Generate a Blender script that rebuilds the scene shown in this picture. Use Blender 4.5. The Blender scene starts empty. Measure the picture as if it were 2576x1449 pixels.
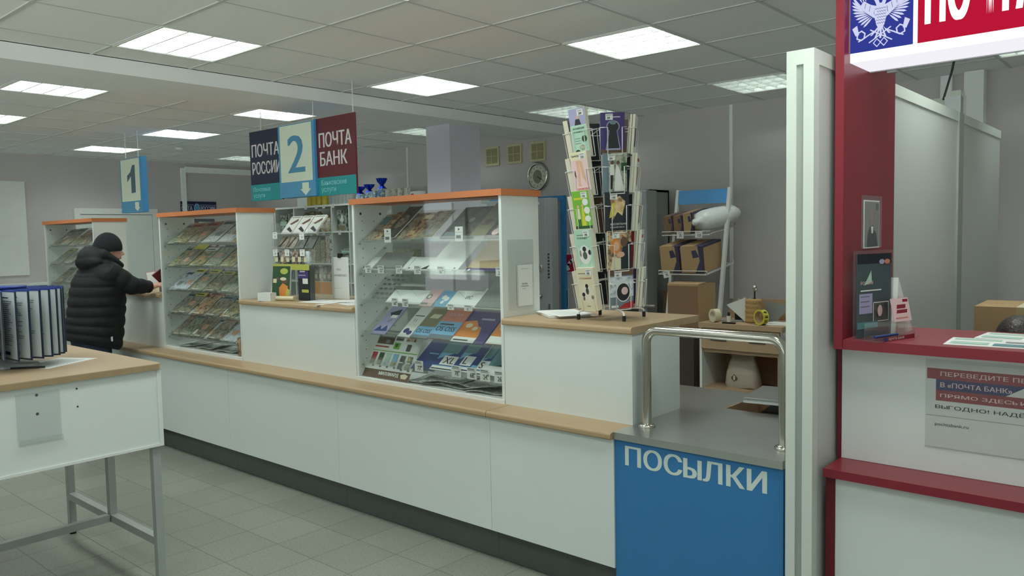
import bpy, math, random
from mathutils import Vector, Matrix, Euler

# ------------------------------------------------------------------ camera, world, exposure
sc = bpy.context.scene
col = sc.collection
R = math.radians
PI = math.pi
random.seed(7)

FPX = 1997.0
cam_data = bpy.data.cameras.new('camera')
cam = bpy.data.objects.new('camera', cam_data)
col.objects.link(cam)
cam_data.sensor_fit = 'HORIZONTAL'
cam_data.sensor_width = 36.0
cam_data.lens = 36.0 * FPX / 2576.0
cam_data.clip_start = 0.02
cam_data.clip_end = 60
YAW, PITCH, ROLL = 0.7172955, -0.0658999, -0.0199021
_f = Vector((-math.sin(YAW) * math.cos(PITCH), math.cos(YAW) * math.cos(PITCH), math.sin(PITCH)))
_r0 = Vector((math.cos(YAW), math.sin(YAW), 0))
_u0 = _r0.cross(_f)
_r = _r0 * math.cos(ROLL) + _u0 * math.sin(ROLL)
_u = -_r0 * math.sin(ROLL) + _u0 * math.cos(ROLL)
cam.matrix_world = Matrix(((_r.x, _u.x, -_f.x, 0), (_r.y, _u.y, -_f.y, 0), (_r.z, _u.z, -_f.z, 1.6), (0, 0, 0, 1)))
sc.camera = cam

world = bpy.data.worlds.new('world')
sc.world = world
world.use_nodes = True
# dim sky above; lower half brightened as added fill for the ceiling through windows
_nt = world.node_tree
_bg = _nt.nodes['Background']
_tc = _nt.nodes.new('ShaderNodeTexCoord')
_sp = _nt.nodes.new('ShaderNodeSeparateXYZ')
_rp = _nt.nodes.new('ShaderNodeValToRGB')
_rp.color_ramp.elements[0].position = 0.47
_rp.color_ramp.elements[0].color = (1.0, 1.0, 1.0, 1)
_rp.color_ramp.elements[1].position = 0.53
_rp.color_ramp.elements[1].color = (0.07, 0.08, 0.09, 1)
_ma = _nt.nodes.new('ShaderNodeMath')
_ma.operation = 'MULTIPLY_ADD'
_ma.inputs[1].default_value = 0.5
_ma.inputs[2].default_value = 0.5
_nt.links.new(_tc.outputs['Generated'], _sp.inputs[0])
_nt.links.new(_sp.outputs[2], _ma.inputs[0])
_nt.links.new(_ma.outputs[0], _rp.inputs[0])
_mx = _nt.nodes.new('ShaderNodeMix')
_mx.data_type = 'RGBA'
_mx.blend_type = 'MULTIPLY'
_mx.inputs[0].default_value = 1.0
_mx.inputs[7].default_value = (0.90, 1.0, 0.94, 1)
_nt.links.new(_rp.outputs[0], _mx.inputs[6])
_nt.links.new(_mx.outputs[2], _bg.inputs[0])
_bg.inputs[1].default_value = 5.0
sc.view_settings.view_transform = 'Standard'
sc.view_settings.look = 'None'
sc.view_settings.gamma = 1.0
sc.view_settings.use_curve_mapping = False
sc.view_settings.exposure = -0.06
sc.cycles.transparent_max_bounces = 32
sc.cycles.max_bounces = 12
sc.cycles.diffuse_bounces = 7
sc.cycles.caustics_reflective = False
sc.cycles.caustics_refractive = False
sc.cycles.sample_clamp_indirect = 4.0
LIGHT = 27.0          # radiance of the fluorescent strips in the ceiling lights

# ------------------------------------------------------------------ materials
def s2l(c):
    return tuple(((v / 255.0) / 12.92 if v / 255.0 <= 0.04045 else (((v / 255.0) + 0.055) / 1.055) ** 2.4) for v in c)

MATS = {}
def mat(name, rgb, rough=0.55, metal=0.0, spec=0.4, noise=0.05, scale=9.0, bump=0.0, trans=None, coat=0.0, sheen=0.0):
    m = bpy.data.materials.new(name)
    m.use_nodes = True
    nt = m.node_tree
    b = nt.nodes['Principled BSDF']
    c = s2l(rgb)
    b.inputs['Roughness'].default_value = rough
    b.inputs['Metallic'].default_value = metal
    b.inputs['Specular IOR Level'].default_value = spec
    if coat:
        b.inputs['Coat Weight'].default_value = coat
        b.inputs['Coat Roughness'].default_value = 0.08
    tc = nt.nodes.new('ShaderNodeTexCoord')
    n = nt.nodes.new('ShaderNodeTexNoise')
    n.inputs['Scale'].default_value = scale
    n.inputs['Detail'].default_value = 3
    nt.links.new(tc.outputs['Object'], n.inputs['Vector'])
    mx = nt.nodes.new('ShaderNodeMix')
    mx.data_type = 'RGBA'
    mx.inputs[6].default_value = tuple(v * (1 - noise) for v in c) + (1,)
    mx.inputs[7].default_value = tuple(min(1, v * (1 + noise)) for v in c) + (1,)
    nt.links.new(n.outputs['Fac'], mx.inputs[0])
    nt.links.new(mx.outputs[2], b.inputs['Base Color'])
    if bump:
        bp = nt.nodes.new('ShaderNodeBump')
        bp.inputs['Strength'].default_value = bump
        bp.inputs['Distance'].default_value = 0.01
        nt.links.new(n.outputs['Fac'], bp.inputs['Height'])
        nt.links.new(bp.outputs[0], b.inputs['Normal'])
    MATS[name] = m
    return m

def emat(name, rgb, strength):
    m = bpy.data.materials.new(name)
    m.use_nodes = True
    nt = m.node_tree
    nt.nodes.remove(nt.nodes['Principled BSDF'])
    e = nt.nodes.new('ShaderNodeEmission')
    e.inputs[0].default_value = s2l(rgb) + (1,)
    e.inputs[1].default_value = strength
    nt.links.new(e.outputs[0], nt.nodes['Material Output'].inputs[0])
    MATS[name] = m
    return m

def clearmat(name, tint, gloss=0.07, rough=0.03, milky=0.0):
    """clear plastic or glass: see-through with a weak reflection, and a little milky scatter when it is scratched film"""
    m = bpy.data.materials.new(name)
    m.use_nodes = True
    nt = m.node_tree
    nt.nodes.remove(nt.nodes['Principled BSDF'])
    t = nt.nodes.new('ShaderNodeBsdfTransparent')
    t.inputs[0].default_value = tuple(tint) + (1,)
    g = nt.nodes.new('ShaderNodeBsdfGlossy')
    g.inputs['Roughness'].default_value = rough
    d = nt.nodes.new('ShaderNodeBsdfDiffuse')
    d.inputs[0].default_value = (0.8, 0.85, 0.82, 1)
    fr = nt.nodes.new('ShaderNodeLayerWeight')
    fr.inputs[0].default_value = 0.5
    pw = nt.nodes.new('ShaderNodeMath')
    pw.operation = 'POWER'
    pw.inputs[1].default_value = 4.0
    nt.links.new(fr.outputs['Facing'], pw.inputs[0])
    mul = nt.nodes.new('ShaderNodeMath')
    mul.operation = 'MULTIPLY_ADD'
    mul.inputs[1].default_value = 0.6
    mul.inputs[2].default_value = gloss * 0.5
    mul.use_clamp = True
    nt.links.new(pw.outputs[0], mul.inputs[0])
    m1 = nt.nodes.new('ShaderNodeMixShader')
    m1.inputs[0].default_value = milky
    nt.links.new(t.outputs[0], m1.inputs[1])
    nt.links.new(d.outputs[0], m1.inputs[2])
    m2 = nt.nodes.new('ShaderNodeMixShader')
    nt.links.new(mul.outputs[0], m2.inputs[0])
    nt.links.new(m1.outputs[0], m2.inputs[1])
    nt.links.new(g.outputs[0], m2.inputs[2])
    nt.links.new(m2.outputs[0], nt.nodes['Material Output'].inputs[0])
    MATS[name] = m
    return m

def woodmat(name, a, bcol, rough=0.45, axis=0, scale=3.0):
    m = mat(name, a, rough=rough)
    nt = m.node_tree
    tc = next(n for n in nt.nodes if n.type == 'TEX_COORD')
    n = next(n for n in nt.nodes if n.type == 'TEX_NOISE')
    mp = nt.nodes.new('ShaderNodeMapping')
    s = [scale * 7, scale * 7, scale * 7]
    s[axis] = scale * 0.35
    mp.inputs['Scale'].default_value = s
    nt.links.new(tc.outputs['Object'], mp.inputs[0])
    nt.links.new(mp.outputs[0], n.inputs['Vector'])
    n.inputs['Scale'].default_value = 1.5
    n.inputs['Detail'].default_value = 6
    mx = next(n for n in nt.nodes if n.type == 'MIX')
    mx.inputs[6].default_value = s2l(a) + (1,)
    mx.inputs[7].default_value = s2l(bcol) + (1,)
    return m

def printmat(name, cols, scale=18.0, rough=0.4, seed=0.0):
    """a printed picture cover: irregular patches of a few ink colours"""
    m = bpy.data.materials.new(name)
    m.use_nodes = True
    nt = m.node_tree
    b = nt.nodes['Principled BSDF']
    b.inputs['Roughness'].default_value = rough
    tc = nt.nodes.new('ShaderNodeTexCoord')
    oi = nt.nodes.new('ShaderNodeObjectInfo')
    add = nt.nodes.new('ShaderNodeVectorMath')
    add.operation = 'MULTIPLY_ADD'
    add.inputs[1].default_value = (1, 1, 1)
    mulv = nt.nodes.new('ShaderNodeVectorMath')
    mulv.operation = 'SCALE'
    mulv.inputs[0].default_value = (13.1, 7.7, 5.3)
    nt.links.new(oi.outputs['Random'], mulv.inputs['Scale'])
    nt.links.new(tc.outputs['Object'], add.inputs[0])
    nt.links.new(mulv.outputs[0], add.inputs[2])
    n = nt.nodes.new('ShaderNodeTexNoise')
    n.inputs['Scale'].default_value = scale
    n.inputs['Detail'].default_value = 4
    n.inputs['Roughness'].default_value = 0.65
    nt.links.new(add.outputs[0], n.inputs['Vector'])
    r = nt.nodes.new('ShaderNodeValToRGB')
    cr = r.color_ramp
    cr.interpolation = 'LINEAR'
    k = len(cols)
    while len(cr.elements) < k:
        cr.elements.new(0.5)
    for i, c in enumerate(cols):
        cr.elements[i].position = 0.3 + 0.4 * i / (k - 1)
        cr.elements[i].color = s2l(c) + (1,)
    nt.links.new(n.outputs['Fac'], r.inputs[0])
    nt.links.new(r.outputs[0], b.inputs['Base Color'])
    MATS[name] = m
    return m

WHITE = mat('white_laminate', (224, 230, 226), rough=0.42, noise=0.015, scale=3)
WHITE_FRAME = mat('white_edge_strip', (228, 231, 227), rough=0.4)
WOOD = woodmat('beech_laminate', (184, 158, 124), (166, 140, 106), rough=0.38, axis=0)
WOOD_Y = woodmat('beech_laminate_crosswise', (196, 172, 142), (180, 156, 126), rough=0.3, axis=1)
WOOD_EDGE = woodmat('beech_edge', (170, 146, 112), (152, 130, 98), rough=0.5, axis=0)
WOOD_DESK = woodmat('oak_desk', (184, 156, 126), (166, 138, 110), rough=0.5, axis=0)
ORANGE_EDGE = mat('orange_cap_edge', (192, 118, 74), rough=0.5)
PLINTH = mat('dark_grey_plinth', (92, 98, 96), rough=0.35, metal=0.35, noise=0.12, scale=4)
STEEL = mat('brushed_stainless', (208, 210, 207), rough=0.31, metal=1.0, noise=0.06, scale=5)
CHROME = mat('polished_steel', (200, 196, 186), rough=0.18, metal=1.0)
BLUE = mat('sky_blue_panel', (54, 120, 176), rough=0.5, noise=0.02)
RED = mat('dark_red_panel', (132, 40, 52), rough=0.34, noise=0.03)
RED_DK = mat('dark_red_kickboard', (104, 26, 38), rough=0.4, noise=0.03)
GREYSTEEL = mat('grey_painted_steel', (158, 162, 162), rough=0.45)
LEGSTEEL = mat('light_grey_leg_paint', (168, 174, 170), rough=0.4, metal=0.2)
BLACK = mat('black_plastic', (26, 26, 28), rough=0.45)
INK = mat('black_ink', (40, 42, 44), rough=0.6)
INKG = mat('grey_ink', (110, 112, 112), rough=0.6)
PAPER = mat('white_paper', (226, 228, 224), rough=0.8, noise=0.02)
PAPER2 = mat('cream_paper', (222, 216, 196), rough=0.8, noise=0.03)
WHITEWIRE = mat('white_coated_wire', (226, 224, 222), rough=0.4)
CARD = mat('brown_cardboard', (176, 146, 108), rough=0.85, noise=0.06)
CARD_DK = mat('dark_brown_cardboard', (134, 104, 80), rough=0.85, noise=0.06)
NAVYPRINT = mat('navy_print', (62, 58, 84), rough=0.7)
GLASS = clearmat('clear_glass', (0.97, 0.99, 0.98), gloss=0.045, rough=0.02, milky=0.008)
ACRYL = clearmat('clear_acrylic', (0.975, 0.985, 0.98), gloss=0.10, rough=0.06, milky=0.03)
FILM = clearmat('scratched_clear_plastic', (0.985, 0.99, 0.988), gloss=0.08, rough=0.12, milky=0.05)
SKIN = mat('skin', (206, 158, 140), rough=0.55, noise=0.05, scale=20)
JACKET = mat('black_quilted_nylon', (30, 32, 34), rough=0.72, spec=.25, noise=0.2, scale=14, bump=0.25)
KNIT = mat('black_knit', (28, 29, 32), rough=0.95, noise=0.25, scale=60, bump=0.5)
JEANS = mat('dark_blue_denim', (44, 52, 70), rough=0.85, noise=0.25, scale=12)
NAVY = mat('navy_sign', (24, 32, 62), rough=0.45)
MAROON = mat('maroon_sign', (92, 26, 36), rough=0.4)
TEAL = mat('teal_sign', (26, 140, 146), rough=0.45)
SIGNBLUE = mat('sign_blue', (80, 146, 186), rough=0.45)
SIGNBLUE2 = mat('sign_blue_side', (86, 160, 222), rough=0.5)
SIGNFACE = mat('pale_green_sign_face', (212, 226, 208), rough=0.5)
DIG2 = mat('digit_blue', (72, 136, 170), rough=0.5)
DIG1 = mat('digit_grey_blue', (72, 98, 114), rough=0.5)

# ------------------------------------------------------------------ mesh helper
_texts = {}
def _raw_text(st):
    cu = bpy.data.curves.new('lettering', 'FONT')
    cu.body = st
    cu.size = 1.0
    cu.resolution_u = 3
    o = bpy.data.objects.new('lettering', cu)
    col.objects.link(o)
    dg = bpy.context.evaluated_depsgraph_get()
    me = bpy.data.meshes.new_from_object(o.evaluated_get(dg))
    vs = [(v.co.x, v.co.y) for v in me.vertices]
    fs = [tuple(p.vertices) for p in me.polygons]
    bpy.data.objects.remove(o)
    bpy.data.curves.remove(cu)
    bpy.data.meshes.remove(me)
    return vs, fs
def text_data(s, bold=0.0):
    """outline of a line of lettering; soft and hard yers are set as a turned-over P, with a bar for the vowel"""
    if s not in _texts:
        parts = []
        cur = ''
        for ch in s:
            if ch in 'ЬЫьы':
                if cur: parts.append(cur); cur = ''
                parts.append('*' + ch)
            else: cur += ch
        if cur: parts.append(cur)
        V = []; F = []
        x = 0.0
        for p in parts:
            if p[0] == '*':
                k = 1.0 if p[1] in 'ЬЫ' else 0.74
                vs, fs = _raw_text('P')
                h = max(v[1] for v in vs)
                x0 = min(v[0] for v in vs)
                vs = [((v[0] - x0) * k, (h - v[1]) * k) for v in vs]
                fs = [f[::-1] for f in fs]
                wd = max(v[0] for v in vs)
                if p[1] in 'Ыы':
                    n = len(vs); t = .095 * k
                    vs += [(wd + .07, 0), (wd + .07 + t, 0), (wd + .07 + t, h * k), (wd + .07, h * k)]
                    fs.append((n, n + 1, n + 2, n + 3)); wd += .07 + t
            else:
                lead = .18 * (len(p) - len(p.lstrip(' ')))
                tail = .18 * (len(p) - len(p.rstrip(' ')))
                q = p.strip(' ')
                x += lead
                if not q: continue
                vs, fs = _raw_text(q)
                x0 = min(v[0] for v in vs)
                vs = [(v[0] - x0, v[1]) for v in vs]
                wd = max(v[0] for v in vs) + tail
            o_ = len(V)
            V += [(v[0] + x, v[1]) for v in vs]; F += [tuple(i + o_ for i in f) for f in fs]
            x += wd + .085
        x0 = min(v[0] for v in V); x1 = max(v[0] for v in V)
        y0 = min(v[1] for v in V); y1 = max(v[1] for v in V)
        _texts[s] = ([(v[0] - x0, v[1] - y0) for v in V], F, x1 - x0, y1 - y0)
    return _texts[s]

class MB:
    def __init__(s):
        s.v = []; s.f = []; s.fm = []; s.sm = []; s.mats = []
        s.M = Matrix.Identity(4)
    def mi(s, m):
        if m not in s.mats: s.mats.append(m)
        return s.mats.index(m)
    def add(s, vs, fs, m, smooth=False):
        o = len(s.v)
        s.v += [tuple(s.M @ Vector(p)) for p in vs]
        i = s.mi(m)
        for f in fs:
            s.f.append(tuple(o + k for k in f)); s.fm.append(i); s.sm.append(smooth)
        return s
    def box(s, x0, x1, y0, y1, z0, z1, m):
        vs = [(x0, y0, z0), (x1, y0, z0), (x1, y1, z0), (x0, y1, z0), (x0, y0, z1), (x1, y0, z1), (x1, y1, z1), (x0, y1, z1)]
        return s.add(vs, [(3, 2, 1, 0), (4, 5, 6, 7), (0, 1, 5, 4), (1, 2, 6, 5), (2, 3, 7, 6), (3, 0, 4, 7)], m)
    def cbox(s, cx, cy, cz, w, d, h, m):
        return s.box(cx - w / 2, cx + w / 2, cy - d / 2, cy + d / 2, cz - h / 2, cz + h / 2, m)
    def hexa(s, p, m):
        return s.add(p, [(3, 2, 1, 0), (4, 5, 6, 7), (0, 1, 5, 4), (1, 2, 6, 5), (2, 3, 7, 6), (3, 0, 4, 7)], m)
    def quad(s, pts, m):
        return s.add(pts, [tuple(range(len(pts)))], m)
    def prism(s, pts, z0, z1, m, smooth=False):
        """outline pts (x, y) extruded from z0 to z1"""
        n = len(pts)
        vs = [(p[0], p[1], z0) for p in pts] + [(p[0], p[1], z1) for p in pts]
        s.add(vs, [tuple(range(n))[::-1], tuple(range(n, 2 * n))], m)
        return s.add(vs, [(i, (i + 1) % n, n + (i + 1) % n, n + i) for i in range(n)], m, smooth)
    def profile_x(s, pts, x0, x1, m, smooth=False):
        """outline pts (y, z) extruded along x"""
        n = len(pts)
        vs = [(x0, p[0], p[1]) for p in pts] + [(x1, p[0], p[1]) for p in pts]
        s.add(vs, [tuple(range(n)), tuple(range(n, 2 * n))[::-1]], m)
        return s.add(vs, [(i, n + i, n + (i + 1) % n, (i + 1) % n) for i in range(n)], m, smooth)
    def rings(s, rings, m, smooth=True, caps=True):
        n = len(rings[0])
        vs = [p for r in rings for p in r]
        fs = []
        for k in range(len(rings) - 1):
            for i in range(n):
                j = (i + 1) % n
                fs.append((k * n + i, k * n + j, (k + 1) * n + j, (k + 1) * n + i))
        s.add(vs, fs, m, smooth)
        if caps:
            s.add(rings[0], [tuple(range(n))[::-1]], m)
            s.add(rings[-1], [tuple(range(n))], m)
        return s
    def tube(s, pts, r, m, n=10, closed=False):
        pts = [Vector(p) for p in pts]
        rr = r if isinstance(r, (list, tuple)) else [r] * len(pts)
        rings = []
        up = None
        for i, p in enumerate(pts):
            a = pts[max(0, i - 1)]; b = pts[min(len(pts) - 1, i + 1)]
            if closed:
                a = pts[i - 1]; b = pts[(i + 1) % len(pts)]
            t = (b - a).normalized()
            if up is None:
                up = Vector((0, 0, 1)) if abs(t.z) < 0.9 else Vector((0, 1, 0))
            sx = t.cross(up).normalized()
            up = sx.cross(t).normalized()
            rings.append([tuple(p + (sx * math.cos(2 * PI * k / n) + up * math.sin(2 * PI * k / n)) * rr[i]) for k in range(n)])
        if closed:
            rings.append(rings[0])
        return s.rings(rings, m, True, not closed)
    def cyl(s, p0, p1, r, m, n=16, r1=None):
        return s.tube([p0, p1], [r, r if r1 is None else r1], m, n)
    def ell(s, c, r, m, nu=16, nv=10):
        vs = []; fs = []
        for j in range(nv + 1):
            th = PI * j / nv
            for i in range(nu):
                ph = 2 * PI * i / nu
                vs.append((c[0] + r[0] * math.sin(th) * math.cos(ph), c[1] + r[1] * math.sin(th) * math.sin(ph), c[2] + r[2] * math.cos(th)))
        for j in range(nv):
            for i in range(nu):
                k = (i + 1) % nu
                fs.append((j * nu + i, (j + 1) * nu + i, (j + 1) * nu + k, j * nu + k))
        return s.add(vs, fs, m, True)
    def lathe(s, c, prof, m, n=20, smooth=True):
        """prof: (radius, z) pairs around the vertical through c"""
        rings = [[(c[0] + r * math.cos(2 * PI * k / n), c[1] + r * math.sin(2 * PI * k / n), c[2] + z) for k in range(n)] for r, z in prof]
        return s.rings(rings, m, smooth)
    def art(s, o, u, v, W, H, items, lift=0.0004):
        """flat printing on a surface: o is its lower left corner, u and v its unit directions, W x H its size; items in 0..1"""
        o = Vector(o); u = Vector(u).normalized(); v = Vector(v).normalized(); nrm = u.cross(v).normalized()
        for k, it in enumerate(items):
            b = o + nrm * (lift * (k + 1) * 0.5 + lift)
            P = lambda x, y: tuple(b + u * (x * W) + v * (y * H))
            t = it[0]
            if t == 'r':
                _, x, y, w, h, m = it
                s.quad([P(x, y), P(x + w, y), P(x + w, y + h), P(x, y + h)], m)
            elif t == 'e':
                _, x, y, rx, ry, m = it
                s.quad([P(x + rx * math.cos(a * PI / 12), y + ry * math.sin(a * PI / 12)) for a in range(24)], m)
            elif t == 'p':
                s.quad([P(*q) for q in it[1]], it[2])
            elif t == 'l':                       # polyline stroke: pts, width in metres
                _, pts, wd, m = it
                q = [b + u * (x * W) + v * (y * H) for x, y in pts]
                for i in range(len(q) - 1):
                    d = (q[i + 1] - q[i])
                    if d.length < 1e-6: continue
                    sd = nrm.cross(d).normalized() * wd / 2
                    d = d.normalized() * wd * 0.3
                    s.quad([tuple(q[i] - d - sd), tuple(q[i + 1] + d - sd), tuple(q[i + 1] + d + sd), tuple(q[i] - d + sd)], m)
            elif t == 't':                       # text, x, y, height (0..1 of H), material, width squeeze, bold, align
                _, st, x, y, h, m = it[:6]
                ws = it[6] if len(it) > 6 else 1.0
                bold = it[7] if len(it) > 7 else 0.0
                al = it[8] if len(it) > 8 else 'l'
                fit = it[9] if len(it) > 9 else None
                vs, fs, tw, th = text_data(st)
                k2 = h * H / th
                wd = tw * k2 * ws
                if fit: ws = fit * W / (tw * k2); wd = fit * W
                ox = x * W - (wd / 2 if al == 'c' else (wd if al == 'r' else 0))
                bb = bold * h * H
                for qi, sx_ in enumerate([0] if not bold else [0, bb, -bb]):
                    vv = []; ff = []
                    for fi, f_ in enumerate(fs):     # every face keeps its own corners and a hair of lift, so overlapping strokes never coincide
                        b2 = b + nrm * (.00008 * qi + .000008 * (fi % 8))
                        ff.append(tuple(range(len(vv), len(vv) + len(f_))))
                        for k_ in f_:
                            q = vs[k_]
                            vv.append(tuple(b2 + u * (ox + sx_ + q[0] * k2 * ws) + v * (y * H + q[1] * k2)))
                    s.add(vv, ff, m)
        return s
    def build(s, name, parent=None, loc=None, rot=None, bevel=0.0, segs=2):
        me = bpy.data.meshes.new(name)
        me.from_pydata(s.v, [], s.f)
        for m in s.mats: me.materials.append(m)
        me.polygons.foreach_set('material_index', s.fm)
        me.polygons.foreach_set('use_smooth', s.sm)
        me.update()
        o = bpy.data.objects.new(name, me)
        col.objects.link(o)
        if parent is not None: o.parent = parent
        if loc is not None: o.location = loc
        if rot is not None: o.rotation_euler = rot
        if bevel:
            b = o.modifiers.new('edge', 'BEVEL')
            b.width = bevel; b.segments = segs; b.limit_method = 'ANGLE'; b.angle_limit = R(40)
        return o

def tag(o, label, cat, group=None, kind=None):
    o['label'] = label; o['category'] = cat
    if group: o['group'] = group
    if kind: o['kind'] = kind
    return o
def E(name, label, cat, loc=(0, 0, 0), rz=0.0, group=None, rot=None):
    o = bpy.data.objects.new(name, None)
    col.objects.link(o)
    o.location = loc; o.rotation_euler = rot if rot else (0, 0, rz)
    o.empty_display_size = 0.1
    return tag(o, label, cat, group)
def S(o):
    o['kind'] = 'structure'
    return o
def copy_tree(o, parent=None):
    c = o.copy()
    col.objects.link(c)
    if parent is not None: c.parent = parent
    for ch in list(o.children): copy_tree(ch, c)
    return c
def B(x0, x1, y0, y1, z0, z1, m):
    return MB().box(x0, x1, y0, y1, z0, z1, m)

NTH = ['first', 'second', 'third', 'fourth', 'fifth', 'sixth', 'seventh', 'eighth', 'ninth', 'tenth']
# ------------------------------------------------------------------ the room
CEIL = 2.71
XL, XR, YB, YF = -10.9, 2.6, 6.62, -3.2

# floor: 30 cm tiles with thin joints
def tilemat():
    m = mat('floor_tiles', (140, 143, 132), rough=0.32, noise=0.07, scale=2.2)
    nt = m.node_tree
    b = nt.nodes['Principled BSDF']
    tc = next(n for n in nt.nodes if n.type == 'TEX_COORD')
    mx = next(n for n in nt.nodes if n.type == 'MIX')
    sp = nt.nodes.new('ShaderNodeSeparateXYZ')
    nt.links.new(tc.outputs['Object'], sp.inputs[0])
    outs = []
    cell = []
    for ax, off in ((0, 4.545), (1, -1.655)):
        a = nt.nodes.new('ShaderNodeMath'); a.operation = 'ADD'; a.inputs[1].default_value = off + 30
        nt.links.new(sp.outputs[ax], a.inputs[0])
        d = nt.nodes.new('ShaderNodeMath'); d.operation = 'DIVIDE'; d.inputs[1].default_value = 0.3
        nt.links.new(a.outputs[0], d.inputs[0])
        f = nt.nodes.new('ShaderNodeMath'); f.operation = 'FRACT'
        nt.links.new(d.outputs[0], f.inputs[0])
        fl = nt.nodes.new('ShaderNodeMath'); fl.operation = 'FLOOR'
        nt.links.new(d.outputs[0], fl.inputs[0])
        cell.append(fl)
        s_ = nt.nodes.new('ShaderNodeMath'); s_.operation = 'SUBTRACT'; s_.inputs[1].default_value = 0.5
        nt.links.new(f.outputs[0], s_.inputs[0])
        ab = nt.nodes.new('ShaderNodeMath'); ab.operation = 'ABSOLUTE'
        nt.links.new(s_.outputs[0], ab.inputs[0])
        gt = nt.nodes.new('ShaderNodeMath'); gt.operation = 'GREATER_THAN'; gt.inputs[1].default_value = 0.4935
        nt.links.new(ab.outputs[0], gt.inputs[0])
        outs.append(gt)
    mxx = nt.nodes.new('ShaderNodeMath'); mxx.operation = 'MAXIMUM'
    nt.links.new(outs[0].outputs[0], mxx.inputs[0]); nt.links.new(outs[1].outputs[0], mxx.inputs[1])
    cb = nt.nodes.new('ShaderNodeCombineXYZ')
    nt.links.new(cell[0].outputs[0], cb.inputs[0]); nt.links.new(cell[1].outputs[0], cb.inputs[1])
    wn = nt.nodes.new('ShaderNodeTexWhiteNoise')
    nt.links.new(cb.outputs[0], wn.inputs[0])
    sp2 = nt.nodes.new('ShaderNodeTexNoise'); sp2.inputs['Scale'].default_value = 90
    nt.links.new(tc.outputs['Object'], sp2.inputs['Vector'])
    m0 = nt.nodes.new('ShaderNodeMix'); m0.data_type = 'RGBA'; m0.blend_type = 'MULTIPLY'
    m0.inputs[0].default_value = 0.13
    nt.links.new(mx.outputs[2], m0.inputs[6]); nt.links.new(wn.outputs[0], m0.inputs[7])
    m1 = nt.nodes.new('ShaderNodeMix'); m1.data_type = 'RGBA'; m1.blend_type = 'OVERLAY'
    m1.inputs[0].default_value = 0.35
    nt.links.new(m0.outputs[2], m1.inputs[6]); nt.links.new(sp2.outputs[0], m1.inputs[7])
    m2 = nt.nodes.new('ShaderNodeMix'); m2.data_type = 'RGBA'
    m2.inputs[7].default_value = s2l((88, 92, 84)) + (1,)
    nt.links.new(mxx.outputs[0], m2.inputs[0]); nt.links.new(m1.outputs[2], m2.inputs[6])
    nt.links.new(m2.outputs[2], b.inputs['Base Color'])
    return m
FLOOR = tilemat()
WALL = mat('greige_wall_paint', (196, 190, 190), rough=0.8, noise=0.03, scale=1.5)
TILE = mat('ceiling_tile', (243, 246, 248), rough=0.9, noise=0.03, scale=60)
PLASTER = mat('white_plaster', (240, 243, 245), rough=0.85, noise=0.02, scale=3)
TBAR = mat('ceiling_grid_bar', (205, 208, 208), rough=0.5)
LILAC = mat('pale_lilac_paint', (214, 210, 222), rough=0.6, noise=0.01)

S(B(XL, XR, YF, YB, -0.1, 0, FLOOR).build('floor'))
S(B(XL - 0.1, XR + 0.1, YB, YB + 0.1, 0, CEIL + 0.3, WALL).build('wall_back'))
S(B(XL - 0.1, XL, YF, YB, 0, CEIL + 0.3, WALL).build('wall_left'))
# front and right walls: wide window openings added out of view for fill light
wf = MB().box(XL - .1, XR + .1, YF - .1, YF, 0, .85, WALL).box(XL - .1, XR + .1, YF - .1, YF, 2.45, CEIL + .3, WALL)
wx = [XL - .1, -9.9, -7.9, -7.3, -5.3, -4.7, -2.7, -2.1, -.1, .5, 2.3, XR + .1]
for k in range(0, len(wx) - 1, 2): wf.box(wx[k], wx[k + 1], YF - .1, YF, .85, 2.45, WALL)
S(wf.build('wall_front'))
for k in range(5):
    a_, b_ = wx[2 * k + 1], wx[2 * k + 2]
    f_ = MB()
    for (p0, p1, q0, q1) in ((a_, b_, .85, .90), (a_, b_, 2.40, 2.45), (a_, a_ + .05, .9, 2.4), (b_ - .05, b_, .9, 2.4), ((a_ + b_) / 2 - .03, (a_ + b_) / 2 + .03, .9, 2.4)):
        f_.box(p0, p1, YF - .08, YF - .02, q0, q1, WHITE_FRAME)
    S(f_.build('added_window_%d' % (k + 1)))
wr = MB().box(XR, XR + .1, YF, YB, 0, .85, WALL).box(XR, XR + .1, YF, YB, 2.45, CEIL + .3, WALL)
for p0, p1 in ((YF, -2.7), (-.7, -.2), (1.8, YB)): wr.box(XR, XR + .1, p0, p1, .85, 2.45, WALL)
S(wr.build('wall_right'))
S(B(XL, XR, YB - 0.014, YB, 0, 0.08, WHITE_FRAME).build('baseboard_back'))

ON = [(-4.363, 2.27), (-2.563, 4.07), (-4.363, 4.07), (-6.2, 4.02), (-8.0, 4.02), (-9.8, 4.02), (-6.2, 2.22), (-8.0, 2.22),
      (-2.563, 2.27), (-0.763, 2.27), (-0.763, 4.07), (-2.563, 0.47), (-4.363, 0.47), (-6.2, 0.42), (-8.0, 0.42), (-0.763, 0.47)]
OFF = [(-2.563, 5.87), (-4.363, 5.87), (-6.2, 5.82), (-9.8, 5.82), (-0.763, 5.87), (-8.0, 5.82)]
holes = [(x, y) for x, y in ON + OFF]

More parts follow.
